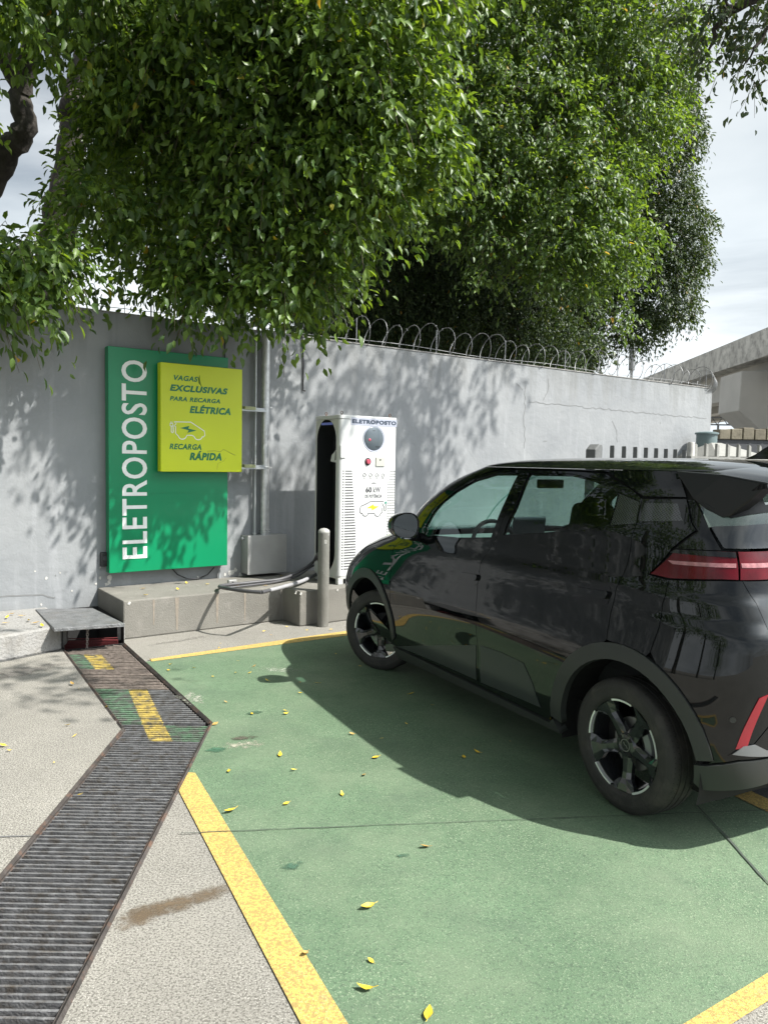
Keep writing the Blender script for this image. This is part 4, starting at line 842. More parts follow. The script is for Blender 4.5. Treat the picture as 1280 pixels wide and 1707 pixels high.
# ================================================================== THE CAR: skin surface of the body
def pchip(xs,ys):
    xs=np.array(xs,float); ys=np.array(ys,float); h=np.diff(xs); d=np.diff(ys)/h
    m=np.zeros(len(xs)); m[0]=d[0]; m[-1]=d[-1]
    for i in range(1,len(xs)-1):
        if d[i-1]*d[i]>0:
            w1=2*h[i]+h[i-1]; w2=h[i]+2*h[i-1]; m[i]=(w1+w2)/(w1/d[i-1]+w2/d[i])
    def f(x):
        x=np.clip(x,xs[0],xs[-1]); i=np.clip(np.searchsorted(xs,x,side='right')-1,0,len(h)-1)
        t=(x-xs[i])/h[i]
        return (2*t**3-3*t**2+1)*ys[i]+(t**3-2*t**2+t)*h[i]*m[i]+(-2*t**3+3*t**2)*ys[i+1]+(t**3-t**2)*h[i]*m[i+1]
    return f
T=np.array([ # z, xf, xr, W, nf, nr
 (.15,3.06,-.45,.790,7,9),
 (.22,3.14,-.52,.822,7,9),
 (.30,3.20,-.56,.842,7,9),
 (.38,3.23,-.57,0.856,9,9),
 (.55,3.24,-.575,0.864,10,8),
 (.70,3.22,-.57,0.855,9,8),
 (.80,3.16,-.575,0.838,7.5,8),
 (.88,3.06,-.585,0.823,6.5,8),
 (.95,2.92,-.58,0.810,5.5,7),
 (1.00,2.76,-.57,0.801,5.3,7),
 (1.04,2.56,-.56,0.794,6,6.5),
 (1.08,2.36,-.55,0.787,7,6.5),
 (1.15,2.28,-.53,0.771,8,6.5),
 (1.25,2.17,-.48,.750,8,6.5),
 (1.35,2.01,-.43,.716,8,6.5),
 (1.45,1.80,-.38,.680,7,6.5),
 (1.53,1.54,-.33,.642,6,6)])
ZS=T[:,0]; XF,XR,WW,NF,NR=[pchip(ZS,T[:,k]) for k in range(1,6)]
XC=1.0; ZT=1.53
def mod(x,z):
    """lateral sculpting of the flanks, metres added to y"""
    g=lambda u:np.exp(-u*u)
    h=.014*g(np.hypot((x-0.0)/.50,(z-.62)/.34))+.012*g(np.hypot((x-2.5)/.5,(z-.62)/.32))
    d=-.016*g((z-.47)/.13)*g((x-1.25)/.72)**.5
    r=.010*g((z-(.93+.07*(1-x/2.5)))/.05)*g((x-1.0)/1.6)
    return h+d+r
def tail(x,z):
    t=np.clip((z-.80)/.30,0,1); t2=np.clip((1.45-z)/.25,0,1)
    return .075*t*t*(3-2*t)*t2*t2*(3-2*t2)*np.clip((XC-x)/1.57,0,1)**7-.02*np.exp(-((z-.72)/.12)**2)*np.clip((XC-x)/1.57,0,1)**7
def S(phi,z):
    """skin point for plan angle phi (0 nose, pi/2 left flank, pi tail), height z"""
    phi=np.asarray(phi,float); z=np.asarray(z,float)
    c,s=np.cos(phi),np.sin(phi); f=c>0
    n=np.where(f,NF(z),NR(z)); L=np.where(f,XF(z)-XC,XC-XR(z))
    r=(np.abs(c)**n+np.abs(s)**n)**(-1/n)
    x=XC+L*r*c; y=WW(z)*r*s
    k=np.clip(np.abs(y)/WW(z)*2-1,0,1)
    y=y+np.sign(y)*k*mod(x,z)
    x=x+tail(x,z)
    return np.stack([x,y,z+0*x],-1)
def roof(phi,s):
    b=S(phi,np.full(np.shape(phi),ZT)); x=XC+(b[...,0]-XC)*s; xm=.5
    x=xm+(b[...,0]-xm)*s
    return np.stack([x,b[...,1]*s,ZT+.065*(1-np.asarray(s)**3)**.7+0*x],-1)
def implicit(P):
    x,y,z=P[...,0],P[...,1],P[...,2]; f=x>XC
    n=np.where(f,NF(z),NR(z)); L=np.where(f,XF(z)-XC,XC-XR(z)); W=WW(z)
    k=np.clip(np.abs(y)/W*2-1,0,1)
    yy=np.abs(y)-k*mod(x,z)
    return (np.abs((x-XC)/L)**n+np.abs(yy/W)**n)-1, yy/W,(x-XC)/L

_ph=np.linspace(0,np.pi,4001); _pp=S(_ph,np.full(4001,.7)); _sg=np.concatenate([[0],np.cumsum(np.linalg.norm(np.diff(_pp,axis=0),axis=1))])
def sig(phi): return np.interp(phi,_ph,_sg)
def phi_of(sg): return np.interp(sg,_sg,_ph)
SEND=float(_sg[-1])
def phi_side(x,z):
    f=x>XC; n=np.where(f,NF(z),NR(z)); L=np.where(f,XF(z)-XC,XC-XR(z)); X=np.clip((x-XC)/L,-.9999,.9999)
    Y=(1-np.abs(X)**n)**(1/n); return np.arctan2(Y,X)

CX, CY, CYAW = 1.8175500690217252, 3.674530672291085, 2.0408960143511807
M['paint'] = pmat('black_car_paint', (.003, .004, .0045), .025, spec=.5)
M['clad'] = pmat('black_plastic_cladding', (.026, .029, .028), .5, bump=.06, bscale=300, var=.06, vscale=3)
M['trim'] = pmat('gloss_black_trim', (.005, .005, .006), .06)
M['satin'] = pmat('satin_black', (.008, .009, .01), .35, spec=.3)
M['door_sheen'] = pmat('satin_grey_sheen', (.030, .034, .036), .32)  # grey of the blurred reflection on the lower doors, set as a colour
M['inner'] = pmat('inner_shell', (.006, .006, .006), .9)
M['rubber'] = pmat('tyre_rubber', (.023, .022, .021), .72, bump=.15, bscale=120, var=.2, vscale=14, grime=(.05, .045, .04), gscale=10)
M['alloy_black'] = pmat('alloy_gloss_black', (.014, .015, .017), .16, metal=0, coat=.8)
M['alloy_cut'] = pmat('alloy_machined', (.85, .86, .87), .3, metal=.6)
M['disc'] = pmat('brake_disc', (.25, .25, .25), .45, metal=.9)
M['seat'] = pmat('seat_fabric', (.018, .02, .022), .75)
M['dash'] = pmat('dashboard', (.16, .18, .18), .6)
M['mirror'] = pmat('mirror_glass', (.80, .82, .83), .03, metal=1.)
M['lamp_red'] = pmat('tail_lamp_red', (.075, .003, .007), .12, spec=.35, var=.5, vscale=10)
M['lamp_clear'] = pmat('tail_lamp_clear', (.34, .15, .16), .15, coat=.3, var=.35, vscale=40)
M['reflector'] = pmat('rear_reflector_red', (.26, .005, .015), .2, coat=1.)
M['silver'] = pmat('silver_trim', (.22, .23, .24), .3, metal=.5)
def glass(name, tint, r0=.065):
    m, n, l, b = newmat(name); n.remove(b)
    t = n.new('ShaderNodeBsdfTransparent'); t.inputs[0].default_value = (*tint, 1); g = n.new('ShaderNodeBsdfGlossy'); g.inputs['Roughness'].default_value = .01; g.inputs['Color'].default_value = (.95, .97, .97, 1)
    ge = n.new('ShaderNodeNewGeometry'); dt = n.new('ShaderNodeVectorMath'); dt.operation = 'DOT_PRODUCT'; l.new(ge.outputs['Incoming'], dt.inputs[0]); l.new(ge.outputs['Normal'], dt.inputs[1])
    def mm(op, a, b=0.):
        q = n.new('ShaderNodeMath'); q.operation = op
        for i, v in enumerate((a, b)):
            if hasattr(v, 'node'): l.new(v, q.inputs[i])
            else: q.inputs[i].default_value = v
        return q.outputs[0]
    fr = mm('ADD', r0, mm('MULTIPLY', 1 - r0, mm('POWER', mm('SUBTRACT', 1., mm('ABSOLUTE', dt.outputs['Value'])), 5.)))
    x = n.new('ShaderNodeMixShader'); l.new(fr, x.inputs[0]); l.new(t.outputs[0], x.inputs[1]); l.new(g.outputs[0], x.inputs[2]); l.new(x.outputs[0], n['Material Output'].inputs[0]); return m
M['glass'] = glass('window_glass', (.62, .78, .74)); M['glass_mid'] = glass('rear_door_glass', (.32, .41, .39)); M['glass_rear'] = glass('rear_window_glass', (.30, .36, .35), .10)
def lattice():
    m, n, l, b = newmat('lattice_panel'); b.inputs['Roughness'].default_value = .12; b.inputs['Coat Weight'].default_value = .5
    t = n.new('ShaderNodeTexCoord'); s = n.new('ShaderNodeSeparateXYZ'); l.new(t.outputs['Object'], s.inputs[0]); outs = []
    for sg in (1, -1):
        a = n.new('ShaderNodeMath'); a.operation = 'MULTIPLY_ADD'; a.inputs[1].default_value = 1.3 * sg; l.new(s.outputs['Z'], a.inputs[0]); l.new(s.outputs['X'], a.inputs[2])
        k = n.new('ShaderNodeMath'); k.operation = 'MULTIPLY'; k.inputs[1].default_value = 62 ; l.new(a.outputs[0], k.inputs[0])
        f = n.new('ShaderNodeMath'); f.operation = 'FRACT'; l.new(k.outputs[0], f.inputs[0]); g = n.new('ShaderNodeMath'); g.operation = 'LESS_THAN'; g.inputs[1].default_value = .26; l.new(f.outputs[0], g.inputs[0]); outs.append(g.outputs[0])
    mx_ = n.new('ShaderNodeMath'); mx_.operation = 'MAXIMUM'; l.new(outs[0], mx_.inputs[0]); l.new(outs[1], mx_.inputs[1])
    q = n.new('ShaderNodeMixRGB'); q.inputs[1].default_value = (.007, .007, .008, 1); q.inputs[2].default_value = (.055, .06, .065, 1); l.new(mx_.outputs[0], q.inputs[0]); l.new(q.outputs[0], b.inputs['Base Color']); return m
M['lattice'] = lattice()

car = thing('hatchback_car', 'glossy black five door hatchback parked on the green charging bay', 'car', (CX, CY, 0), CYAW)
def dens(poly, st):
    out = []
    for i, a in enumerate(poly):
        b = poly[(i + 1) % len(poly)]; n = max(1, int(math.dist(a, b) / st)); out += [lerp(a, b, j / n) for j in range(n)]
    return out
def inset(poly, g):
    P = np.array(poly); n = len(P); A = .5 * np.sum(P[:, 0] * np.roll(P[:, 1], -1) - np.roll(P[:, 0], -1) * P[:, 1]); sgn = 1 if A > 0 else -1
    t = np.roll(P, -1, 0) - np.roll(P, 1, 0); t /= np.linalg.norm(t, axis=1)[:, None] + 1e-9; nn = np.stack([-t[:, 1], t[:, 0]], 1) * sgn; Q = P + nn * g
    for k, lim in ((0, 0.), (0, SEND)):
        m_ = np.abs(P[:, 0] - lim) < 1e-4; Q[m_, 0] = lim
    return [tuple(q) for q in Q]
def skin_pt(P, off=0.):
    P = np.array(P, float); ph = phi_of(P[:, 0]); z = P[:, 1]; X = S(ph, z); e = 1e-4
    du = S(ph + e, z) - S(ph - e, z); dz = S(ph, z + e) - S(ph, z - e); N_ = np.cross(du, dz); N_ /= np.linalg.norm(N_, axis=1)[:, None] + 1e-12
    return X + N_ * off, N_
def panel(name, poly, mat, parent=None, holes=(), off=0., gap=.002, thick=.014, side=1, step=.028, shape=None):
    parent = parent or car
    outer = inset(dens(poly, .02), gap) if gap else dens(poly, .02); hs = [inset(dens(h, .02), -gap) for h in holes]
    allb = np.array(outer + [q for h in hs for q in h]); mn, mx_ = allb.min(0), allb.max(0)
    gx, gz_ = np.meshgrid(np.arange(mn[0] + step / 2, mx_[0], step), np.arange(mn[1] + step / 2, mx_[1], step * .8)); gx[::2] += step / 2; Gp = np.stack([gx.ravel(), gz_.ravel()], 1)
    def ins(P, lp):
        c = np.zeros(len(P), bool); lp = np.array(lp); x, y = P[:, 0], P[:, 1]
        for a, b in zip(lp, np.roll(lp, -1, 0)):
            k = ((a[1] > y) != (b[1] > y)); xx = (b[0] - a[0]) * (y - a[1]) / (b[1] - a[1] + 1e-15) + a[0]; c ^= k & (x < xx)
        return c
    k = ins(Gp, outer)
    for h in hs: k &= ~ins(Gp, h)
    Gp = Gp[k]
    if len(Gp):
        d = np.min(np.hypot(Gp[:, None, 0] - allb[None, :, 0], Gp[:, None, 1] - allb[None, :, 1]), axis=1); Gp = Gp[d > .009]
    V2 = [Vector(q) for q in allb.tolist()]; E = []; s0 = 0; loops = []
    for lp in [outer] + hs:
        n = len(lp); E += [(s0 + i, s0 + (i + 1) % n) for i in range(n)]; loops.append((s0, n)); s0 += n
    V2 += [Vector(q) for q in Gp.tolist()]
    v, e, f, *_ = delaunay_2d_cdt(V2, E, [], 1, 1e-7)
    v = np.array([q[:] for q in v]); f = np.array([list(t) for t in f if len(t) == 3]); cen = v[f].mean(1); ok = ins(cen, outer)
    for h in hs: ok &= ~ins(cen, h)
    f = f[ok]; X, N_ = skin_pt(v, off)
    if shape is not None: X = X + N_ * shape(v, X)[:, None]
    A = X[f[:, 0]]; nn = np.cross(X[f[:, 1]] - A, X[f[:, 2]] - A); fl = (nn * N_[f[:, 0]]).sum(1) < 0; f[fl] = f[fl][:, ::-1]
    vs = X.copy(); ns = N_.copy(); faces = f.tolist(); smooth = [True] * len(faces)
    if thick:
        # rolled edge: find boundary edges, drop a skirt inwards
        from collections import Counter
        cnt = Counter(); ed = {}
        for t in f:
            for i in range(3): a, b = t[i], t[(i + 1) % 3]; cnt[(min(a, b), max(a, b))] += 1; ed[(min(a, b), max(a, b))] = (a, b)
        be = [ed[q] for q, c in cnt.items() if c == 1]; ids = sorted({i for q in be for i in q}); mpi = {i: len(vs) + j for j, i in enumerate(ids)}; m2 = {i: len(vs) + len(ids) + j for j, i in enumerate(ids)}
        vs = np.vstack([vs, X[ids], X[ids] - N_[ids] * thick]); ns = np.vstack([ns, np.zeros((2 * len(ids), 3))])
        for a, b in be: faces.append([mpi[b], mpi[a], m2[a], m2[b]])
    if side < 0:
        vs = vs * [1, -1, 1]; ns = ns * [1, -1, 1]; faces = [q[::-1] for q in faces]
    me = bpy.data.meshes.new(name); me.from_pydata(vs.tolist(), [], faces); me.materials.append(mat); me.update()
    me.polygons.foreach_set('use_smooth', [True] * len(me.polygons))
    if shape is None: me.normals_split_custom_set_from_vertices(ns.tolist())
    o = bpy.data.objects.new(name, me); COL.objects.link(o); o.parent = parent; return o
def sz_(x, z): return (float(sig(phi_side(np.array([x]), np.array([z])))[0]), z)
def arch(xc, r_, t0, t1, n=22, zc=.30, sq=1.): return [sz_(xc + r_ * math.cos(R(t0 + (t1 - t0) * i / n)), zc + sq * r_ * math.sin(R(t0 + (t1 - t0) * i / n))) for i in range(n + 1)]
FX = 2.56
# seams in (girth, height)
aRo = arch(-.005, .462, 0, 168); aRi = arch(-.015, .392, -2, 168)
aFo = arch(FX + .02, .452, 176, 8); aFi = arch(FX, .385, 180, 6)
F1 = [(1.731, 0.262), (1.757, 0.458), (1.741, 0.647), (1.685, 0.769), (1.612, 0.857), (1.436, 0.961), (1.351, 1.025)]
MS = [(2.801, 0.262), (2.809, 0.471), (2.779, 0.740), (2.741, 0.879), (2.733, 0.991), (2.753, 1.061), (2.804, 1.125), (2.872, 1.301), (2.912, 1.515)]
RS = [(3.834, 0.763), (3.819, 0.882), (3.841, 0.998), (3.869, 1.054), (3.888, 1.104), (3.917, 1.234), (3.944, 1.287), (3.971, 1.403)]
FWN = [(1.507, 1.069), (1.422, 1.129), (1.415, 1.189), (1.440, 1.301), (1.513, 1.372), (1.705, 1.447), (2.098, 1.491), (2.806, 1.497), (2.784, 1.400), (2.753, 1.250), (2.716, 1.124), (2.129, 1.087)]
RWN = [(2.905, 1.150), (2.962, 1.301), (2.991, 1.499), (3.399, 1.503), (3.594, 1.480), (3.748, 1.441), (3.799, 1.424), (3.776, 1.330), (3.757, 1.269), (3.613, 1.243), (3.238, 1.188)]
LAT = [(3.808, 1.421), (3.954, 1.387), (3.937, 1.290), (3.766, 1.269)]
bmp = [(4.140, 1.071), (4.123, 1.004), (4.107, 0.969), (4.084, 0.763)]
def split(l, s, up=True): return [q for q in l if (q[0] <= s) == up]
arch_a = [q for q in aRo if q[0] < 3.852]; arch_b = [q for q in aRo if 3.852 < q[0] < 4.102]; arch_c = [q for q in aRo if q[0] > 4.102]
lowd = lambda v, X: np.zeros(len(v))
def lower_sculpt(v, X):
    """trapezoid scoop pressed into the lower doors"""
    x, z = X[:, 0], X[:, 2]; top = .50 - .0 * x
    d = np.minimum.reduce([(z - .30) / .02, (top - z) / .02, (x - .50 - (z - .30) * 1.45) / .02, (2.09 - x) / .02]); return -.010 * np.clip(d, 0, 1) * np.clip((z - .26) / .24, 0, 1)
for sd_ in (1, -1):
    kw = dict(side=sd_)
    fd = panel('front_door', F1 + [(1.340, 1.055), (1.336, 1.168), (1.369, 1.320), (1.461, 1.406), (1.689, 1.482), (2.1, 1.516), (2.6, 1.517)] + MS[::-1], M['paint'], holes=[FWN], shape=None, **kw)
    panel('front_window', FWN, M['glass'], fd, off=-.006, gap=-.004, thick=0, **kw)
    rd = panel('rear_door', MS + [(3.4, 1.517), (3.686, 1.512), (3.895, 1.441)] + RS[::-1] + arch_a[::-1] + [(3.455, 0.262)], M['paint'], holes=[RWN, LAT], **kw)
    panel('rear_window', RWN, M['glass_mid'], rd, off=-.006, gap=-.004, thick=0, **kw); panel('lattice_trim', LAT, M['lattice'], rd, off=-.002, gap=.001, thick=.004, **kw)
    for dr, hx in ((fd, [(1.35, .822), (1.37, .840), (1.35, .905), (1.17, .925), (1.16, .905), (1.17, .850), (1.19, .838)]), (rd, [(.33, .892), (.345, .91), (.33, .975), (.125, .998), (.115, .978), (.125, .92), (.145, .908)])):
        P_h = [sz_(*q) for q in hx]; hd = panel('handle_recess', P_h, M['trim'], dr, off=.0015, gap=0, thick=.004, **kw)
        cxh = sum(q[0] for q in P_h) / 7; czh = sum(q[1] for q in P_h) / 7; P2_ = [(cxh + (q[0] - cxh) * .93, czh + .010 + (q[1] - czh) * .42) for q in P_h]; panel('door_handle', P2_, M['paint'], dr, off=.016, gap=0, thick=.014, step=.012, **kw)
    panel('lower_door_sheen', [(1.760, 0.261), (2.138, 0.349), (2.503, 0.433), (2.791, 0.500), (2.789, 0.294), (2.344, 0.286), (2.026, 0.277)], M['door_sheen'], fd, off=.003, gap=.001, thick=.006, **kw)  # grey panel stands in for the reflection in the pressed door scoop
    panel('lower_door_sheen', [(2.834, 0.509), (3.035, 0.518), (3.236, 0.509), (3.318, 0.419), (3.383, 0.311), (3.114, 0.302), (2.832, 0.291)], M['door_sheen'], rd, off=.003, gap=.001, thick=.006, **kw)
    panel('front_fender', [(.80, .66), (.80, .84), (.90, .90), (1.02, .965), (1.18, 1.015), (1.249, 1.036)] + F1[::-1][:] + [q for q in aFo if .80 < q[0]][::-1], M['paint'], **kw)
    panel('hood', [(0, .84), (.80, .845), (.90, .904), (1.02, .969), (1.18, 1.019), (1.28, 1.045), (1.15, 1.062), (0, 1.055)], M['paint'], **kw)
    panel('front_bumper', [(0, .22), (1.00, .22)] + [q for q in aFo if q[0] < 1.2 and q[1] < .655] [::-1] + [(.80, .66), (.80, .835), (0, .835)], M['paint'], **kw)
    panel('quarter_panel', RS + [(4.016, 1.403), (4.245, 1.413), (4.268, 1.322), (4.296, 1.285), (4.155, 1.200), (4.084, 1.135), (4.021, 1.080)] + bmp + arch_b[::-1], M['paint'], **kw)
    panel('quarter_trim', [(3.986, 1.387), (4.198, 1.393), (4.228, 1.317), (3.959, 1.298)], M['lattice'], off=.0015, gap=.003, thick=.003, **kw)
    panel('roof_rail', [(.90, 1.06), (1.329, 1.054), (1.329, 1.170), (1.361, 1.325), (1.458, 1.412), (1.685, 1.488), (2.1, 1.521), (3.4, 1.522), (3.70, 1.518), (3.981, 1.412), (4.245, 1.419), (4.203, 1.530), (.90, 1.53)], M['paint'], gap=.0015, **kw)
    panel('rear_pillar', [(4.245, 1.412), (4.268, 1.322), (4.305, 1.284), (4.173, 1.206), (4.419, 1.215), (4.282, 1.415)], M['paint'], off=-.012, gap=0, **kw)
    tl = panel('tail_lamp', [(4.021, 1.083), (4.171, 1.200), (4.414, 1.212), (4.488, 1.212), (4.491, 1.100), (4.404, 1.098), (4.140, 1.077)], M['lamp_red'], off=-.008, gap=.002, **kw)
    panel('lamp_bezel', [(4.135, 1.184), (4.172, 1.199), (4.41, 1.209), (4.485, 1.209), (4.485, 1.188)], M['trim'], tl, off=-.0055, gap=0, thick=.002, **kw)
    panel('lamp_strip', [(4.123, 1.151), (4.480, 1.165), (4.478, 1.148), (4.150, 1.138)], M['lamp_clear'], tl, off=-.006, gap=0, thick=.002, **kw)
    tb = panel('lamp_bar', [(4.497, 1.100), (4.497, 1.212), (SEND, 1.225), (SEND, 1.11)], M['lamp_red'], off=-.006, gap=.001, **kw)
    panel('lamp_strip', [(4.503, 1.166), (SEND, 1.178), (SEND, 1.160), (4.505, 1.148)], M['lamp_clear'], tb, off=-.004, gap=0, thick=.002, **kw)
    panel('tailgate', [(4.505, 1.097), (4.555, 1.014), (4.574, 0.920), (4.595, 0.821), (4.658, 0.728), (SEND, .70), (SEND, 1.106)], M['paint'], off=-.002, **kw)
    rbm = panel('rear_bumper', bmp[::-1] + [(4.403, 1.093), (4.505, 1.097), (4.555, 1.014), (4.574, 0.920), (4.595, 0.821), (4.658, 0.728), (SEND, .70), (SEND, .42), (4.609, 0.419), (4.480, 0.410), (4.365, 0.376)] + arch_c[::-1], M['paint'], **kw)
    panel('bumper_cladding', [(4.317, 0.364), (4.365, 0.372), (4.480, 0.407), (4.613, 0.416), (SEND, .416), (SEND, .30), (4.619, 0.318), (4.459, 0.289), (4.353, 0.262), (4.317, 0.285)], M['clad'], off=.014, gap=.001, thick=.05, **kw)
    rf_ = panel('reflector', [(4.581, 0.673), (4.545, 0.659), (4.470, 0.454), (4.514, 0.463)], M['reflector'], rbm, off=.004, gap=0, thick=.006, **kw)
    panel('bumper_insert', [(4.470, 0.449), (4.442, 0.425), (SEND, .432), (SEND, .62), (4.660, 0.624), (4.613, 0.550), (4.533, 0.463)], M['trim'], rbm, off=.003, gap=0, thick=.006, **kw)
    panel('bumper_blade', [(4.500, 0.468), (4.456, 0.434), (4.619, 0.425), (SEND, .434), (SEND, .452), (4.599, 0.448), (4.545, 0.475)], M['silver'], rbm, off=.010, gap=0, thick=.006, **kw)
    panel('rear_window', [(4.299, 1.406), (4.432, 1.220), (SEND, 1.232), (SEND, 1.50), (4.303, 1.502)], M['glass_rear'], off=-.004, gap=.002, **kw)
    panel('window_border', [(4.31, 1.41), (4.465, 1.342), (4.55, 1.358), (4.65, 1.368), (SEND, 1.38), (SEND, 1.498), (4.33, 1.498)], M['satin'], holes=[[(4.64, 1.398), (4.625, 1.43), (4.65, 1.452), (5.1, 1.462), (5.12, 1.44), (5.1, 1.405)]], off=.004, gap=0, thick=.008, **kw)
    panel('windshield', [(0, 1.062), (.893, 1.066), (.893, 1.52), (0, 1.52)], M['glass'], off=-.003, gap=.001, **kw)
    panel('arch_cladding', aRo + aRi[::-1], M['clad'], off=.011, gap=.0, thick=.035, step=.02, **kw)
    panel('arch_cladding', aFo + aFi[::-1], M['clad'], off=.011, gap=.0, thick=.035, step=.02, **kw)
    panel('sill_cladding', [(1.70, .18), (2.596, 0.200), (3.546, 0.225), (3.485, 0.289), (3.455, 0.257), (2.801, 0.257), (1.728, 0.257)], M['clad'], off=.012, gap=.001, thick=.05, **kw)
    # lining behind the pillars and shut lines
    panel('cabin_lining', [(.93, 1.0), (4.001, 1.098), (4.450, 1.159), (4.395, 1.240), (4.296, 1.410), (4.24, 1.528), (.93, 1.528)], M['inner'], holes=[inset(dens(FWN, .05), .006), inset(dens(RWN, .05), .006)], off=-.018, gap=0, thick=0, **kw)
    # inner shell behind the gaps
    ii = arch(-.005, .43, 0, 172); fi = arch(FX, .42, 178, 4)
    panel('inner_shell', [(.0, .2)] + [(q[0], max(q[1], .2)) for q in fi[::-1]] + [(1.795, 0.200), (3.395, 0.219)] + [(q[0], q[1]) for q in ii] + [(4.357, 0.321), (SEND, .32), (SEND, 1.15), (4.188, 1.148), (3.893, 1.220), (2.975, 1.077), (1.443, 0.993), (.9, .93), (0, .93)], M['inner'], off=-.030, gap=0, thick=0, **kw)
# roof
mb = MB(); nphi, ns_ = 180, 34; ph = np.linspace(0, 2 * math.pi, nphi, endpoint=False); rows = []
for s_ in 1 - np.linspace(0, 1, ns_) ** 1.8:
    a = np.where(ph > math.pi, ph - 2 * math.pi, ph); rows.append(roof(a, np.full(nphi, s_)))
mb.add(np.concatenate(rows).tolist(), [(i * nphi + k, i * nphi + (k + 1) % nphi, (i + 1) * nphi + (k + 1) % nphi, (i + 1) * nphi + k) for i in range(ns_ - 1) for k in range(nphi)], True)
rf = mb.build('roof', M['paint'], car, autosmooth=False)
# roof seam lines and antenna
fin = [(.075, 0), (.02, .022), (-.03, .055), (-.065, .072), (-.078, .070), (-.082, .0)]
mb = MB(); hw = [.018, .015, .010, .006, .006, .022]; zz_r = ZT + .063
L_ = [(x, w, zz_r + z) for (x, z), w in zip(fin, hw)]; R_ = [(x, -w, zz_r + z) for (x, z), w in zip(fin, hw)]; k = len(fin)
mb.add(L_ + R_, [tuple(range(k))[::-1], tuple(range(k, 2 * k))] + [(i, (i + 1) % k, k + (i + 1) % k, k + i) for i in range(k)]); mb.build('antenna', M['trim'], car, bevel=.004)
# spoiler
mb = MB(); ys = np.linspace(-.63, .63, 25); secs = []
for y in ys:
    e = 1 - (abs(y) / .63) ** 6 * .35; dz = -.012 * (y / .63) ** 2 - .018 * (abs(y) / .63) ** 8
    secs.append([(-.10, y * .985, 1.548 + dz + .022 * (1 - (y / .63) ** 2)), (-.30, y, 1.545 + dz + .018 * (1 - (y / .63) ** 2)), (-.50 * (1 - .05 * (y / .63) ** 2), y * .93, 1.515 + dz), (-.505 * (1 - .05 * (y / .63) ** 2), y * .93, 1.500 + dz), (-.42, y * .95, 1.488 + dz), (-.14, y * .97, 1.50 + dz)])
vs = [q for s_ in secs for q in s_]; m6 = 6
mb.add(vs, [(i * m6 + j, (i + 1) * m6 + j, (i + 1) * m6 + (j + 1) % m6, i * m6 + (j + 1) % m6) for i in range(24) for j in range(m6)] + [tuple(range(6)), tuple(range(24 * 6, 25 * 6))[::-1]], True); sp = mb.build('spoiler', M['paint'], car)
for s_ in (1, -1):
    mb = MB(); pf = [(-.085, 1.53), (-.18, 1.415), (-.24, 1.372), (-.31, 1.343), (-.335, 1.347), (-.42, 1.425), (-.475, 1.492), (-.30, 1.52)]
    k = len(pf); yo = [.662, .658, .648, .632, .62, .60, .58, .628]; O_ = [(x, y * s_, z) for (x, z), y in zip(pf, yo)]; I_ = [(x, (y - .07) * s_, z) for (x, z), y in zip(pf, yo)]
    mb.add(O_ + I_, [tuple(range(k)), tuple(range(k, 2 * k))[::-1]] + [((i + 1) % k, i, k + i, k + (i + 1) % k) for i in range(k)]); mb.build('spoiler_fin', M['satin'], sp, bevel=.006)
# side mirrors
for s_ in (1, -1):
    mm = MB(); cx_, cy_, cz_ = 1.885, .945 * s_, 1.135; rows = []
    for i, (dx, sc) in enumerate([(-.048, .93), (-.055, .985), (-.045, 1.0), (-.01, 1.0), (.03, .93), (.06, .76), (.08, .48), (.087, .2), (.0875, .02)]):
        rows.append([(cx_ + dx, cy_ + s_ * .098 * sc * math.copysign(abs(math.cos(t)) ** .85, math.cos(t)), cz_ + .086 * sc * math.copysign(abs(math.sin(t)) ** .85, math.sin(t)) * (1 - .12 * math.cos(t))) for t in np.linspace(0, 2 * math.pi, 40, endpoint=False)])
    mm.add([q for r_ in rows for q in r_], [(i * 40 + k, i * 40 + (k + 1) % 40, (i + 1) * 40 + (k + 1) % 40, (i + 1) * 40 + k) for i in range(8) for k in range(40)], True); h_ = mm.build('side_mirror', M['paint'], car)
    mg = MB(); mg.add([(cx_ - .046, cy_ + (q[1] - cy_) * .90, cz_ + (q[2] - cz_) * .90) for q in rows[2]], [tuple(range(40))]); mg.build('mirror_glass', M['mirror'], h_)
    mt = MB(); mt.add([(cx_ - .044, q[1], q[2]) for q in rows[0]], [tuple(range(40))]); mt.build('mirror_bezel', M['trim'], h_)
    ma = MB(); ma.tube([(cx_ + .02, cy_ - s_ * .05, cz_ - .06), (cx_ + .04, s_ * .85, cz_ - .085), (cx_ + .06, s_ * .79, cz_ - .085)], [.022, .026, .034], 10); ma.build('mirror_arm', M['trim'], h_)
# interior
def ibox(name, c, d, mat, ry=0., bev=.03): mb = MB(); mb.box(c, d, ry=ry); return mb.build(name, mat, car, bevel=bev)
ibox('cabin_floor', (1.1, 0, .30), (2.9, 1.45, .16), M['inner'], bev=0); ibox('dashboard', (2.02, 0, .93), (.46, 1.42, .20), M['dash'], bev=.06); ibox('cabin_rear', (-.25, 0, .75), (.35, 1.2, .6), M['inner'])
for s_ in (1, -1):
    st = ibox('front_seat', (1.20, .36 * s_, .52), (.52, .50, .20), M['seat'], bev=.06)
    for nm, c, d, ry in (('seat_back', (.90, .36 * s_, .86), (.15, .48, .62), -.30), ('headrest', (.76, .36 * s_, 1.25), (.10, .26, .19), -.22)):
        mb = MB(); mb.box(c, d, ry=ry); mb.build(nm, M['seat'], st, bevel=.04)
bs = ibox('rear_seat', (.22, 0, .52), (.48, 1.25, .2), M['seat'], bev=.06); mb = MB(); mb.box((-.02, 0, .85), (.14, 1.22, .62), ry=-.3); mb.build('seat_back', M['seat'], bs, bevel=.04)
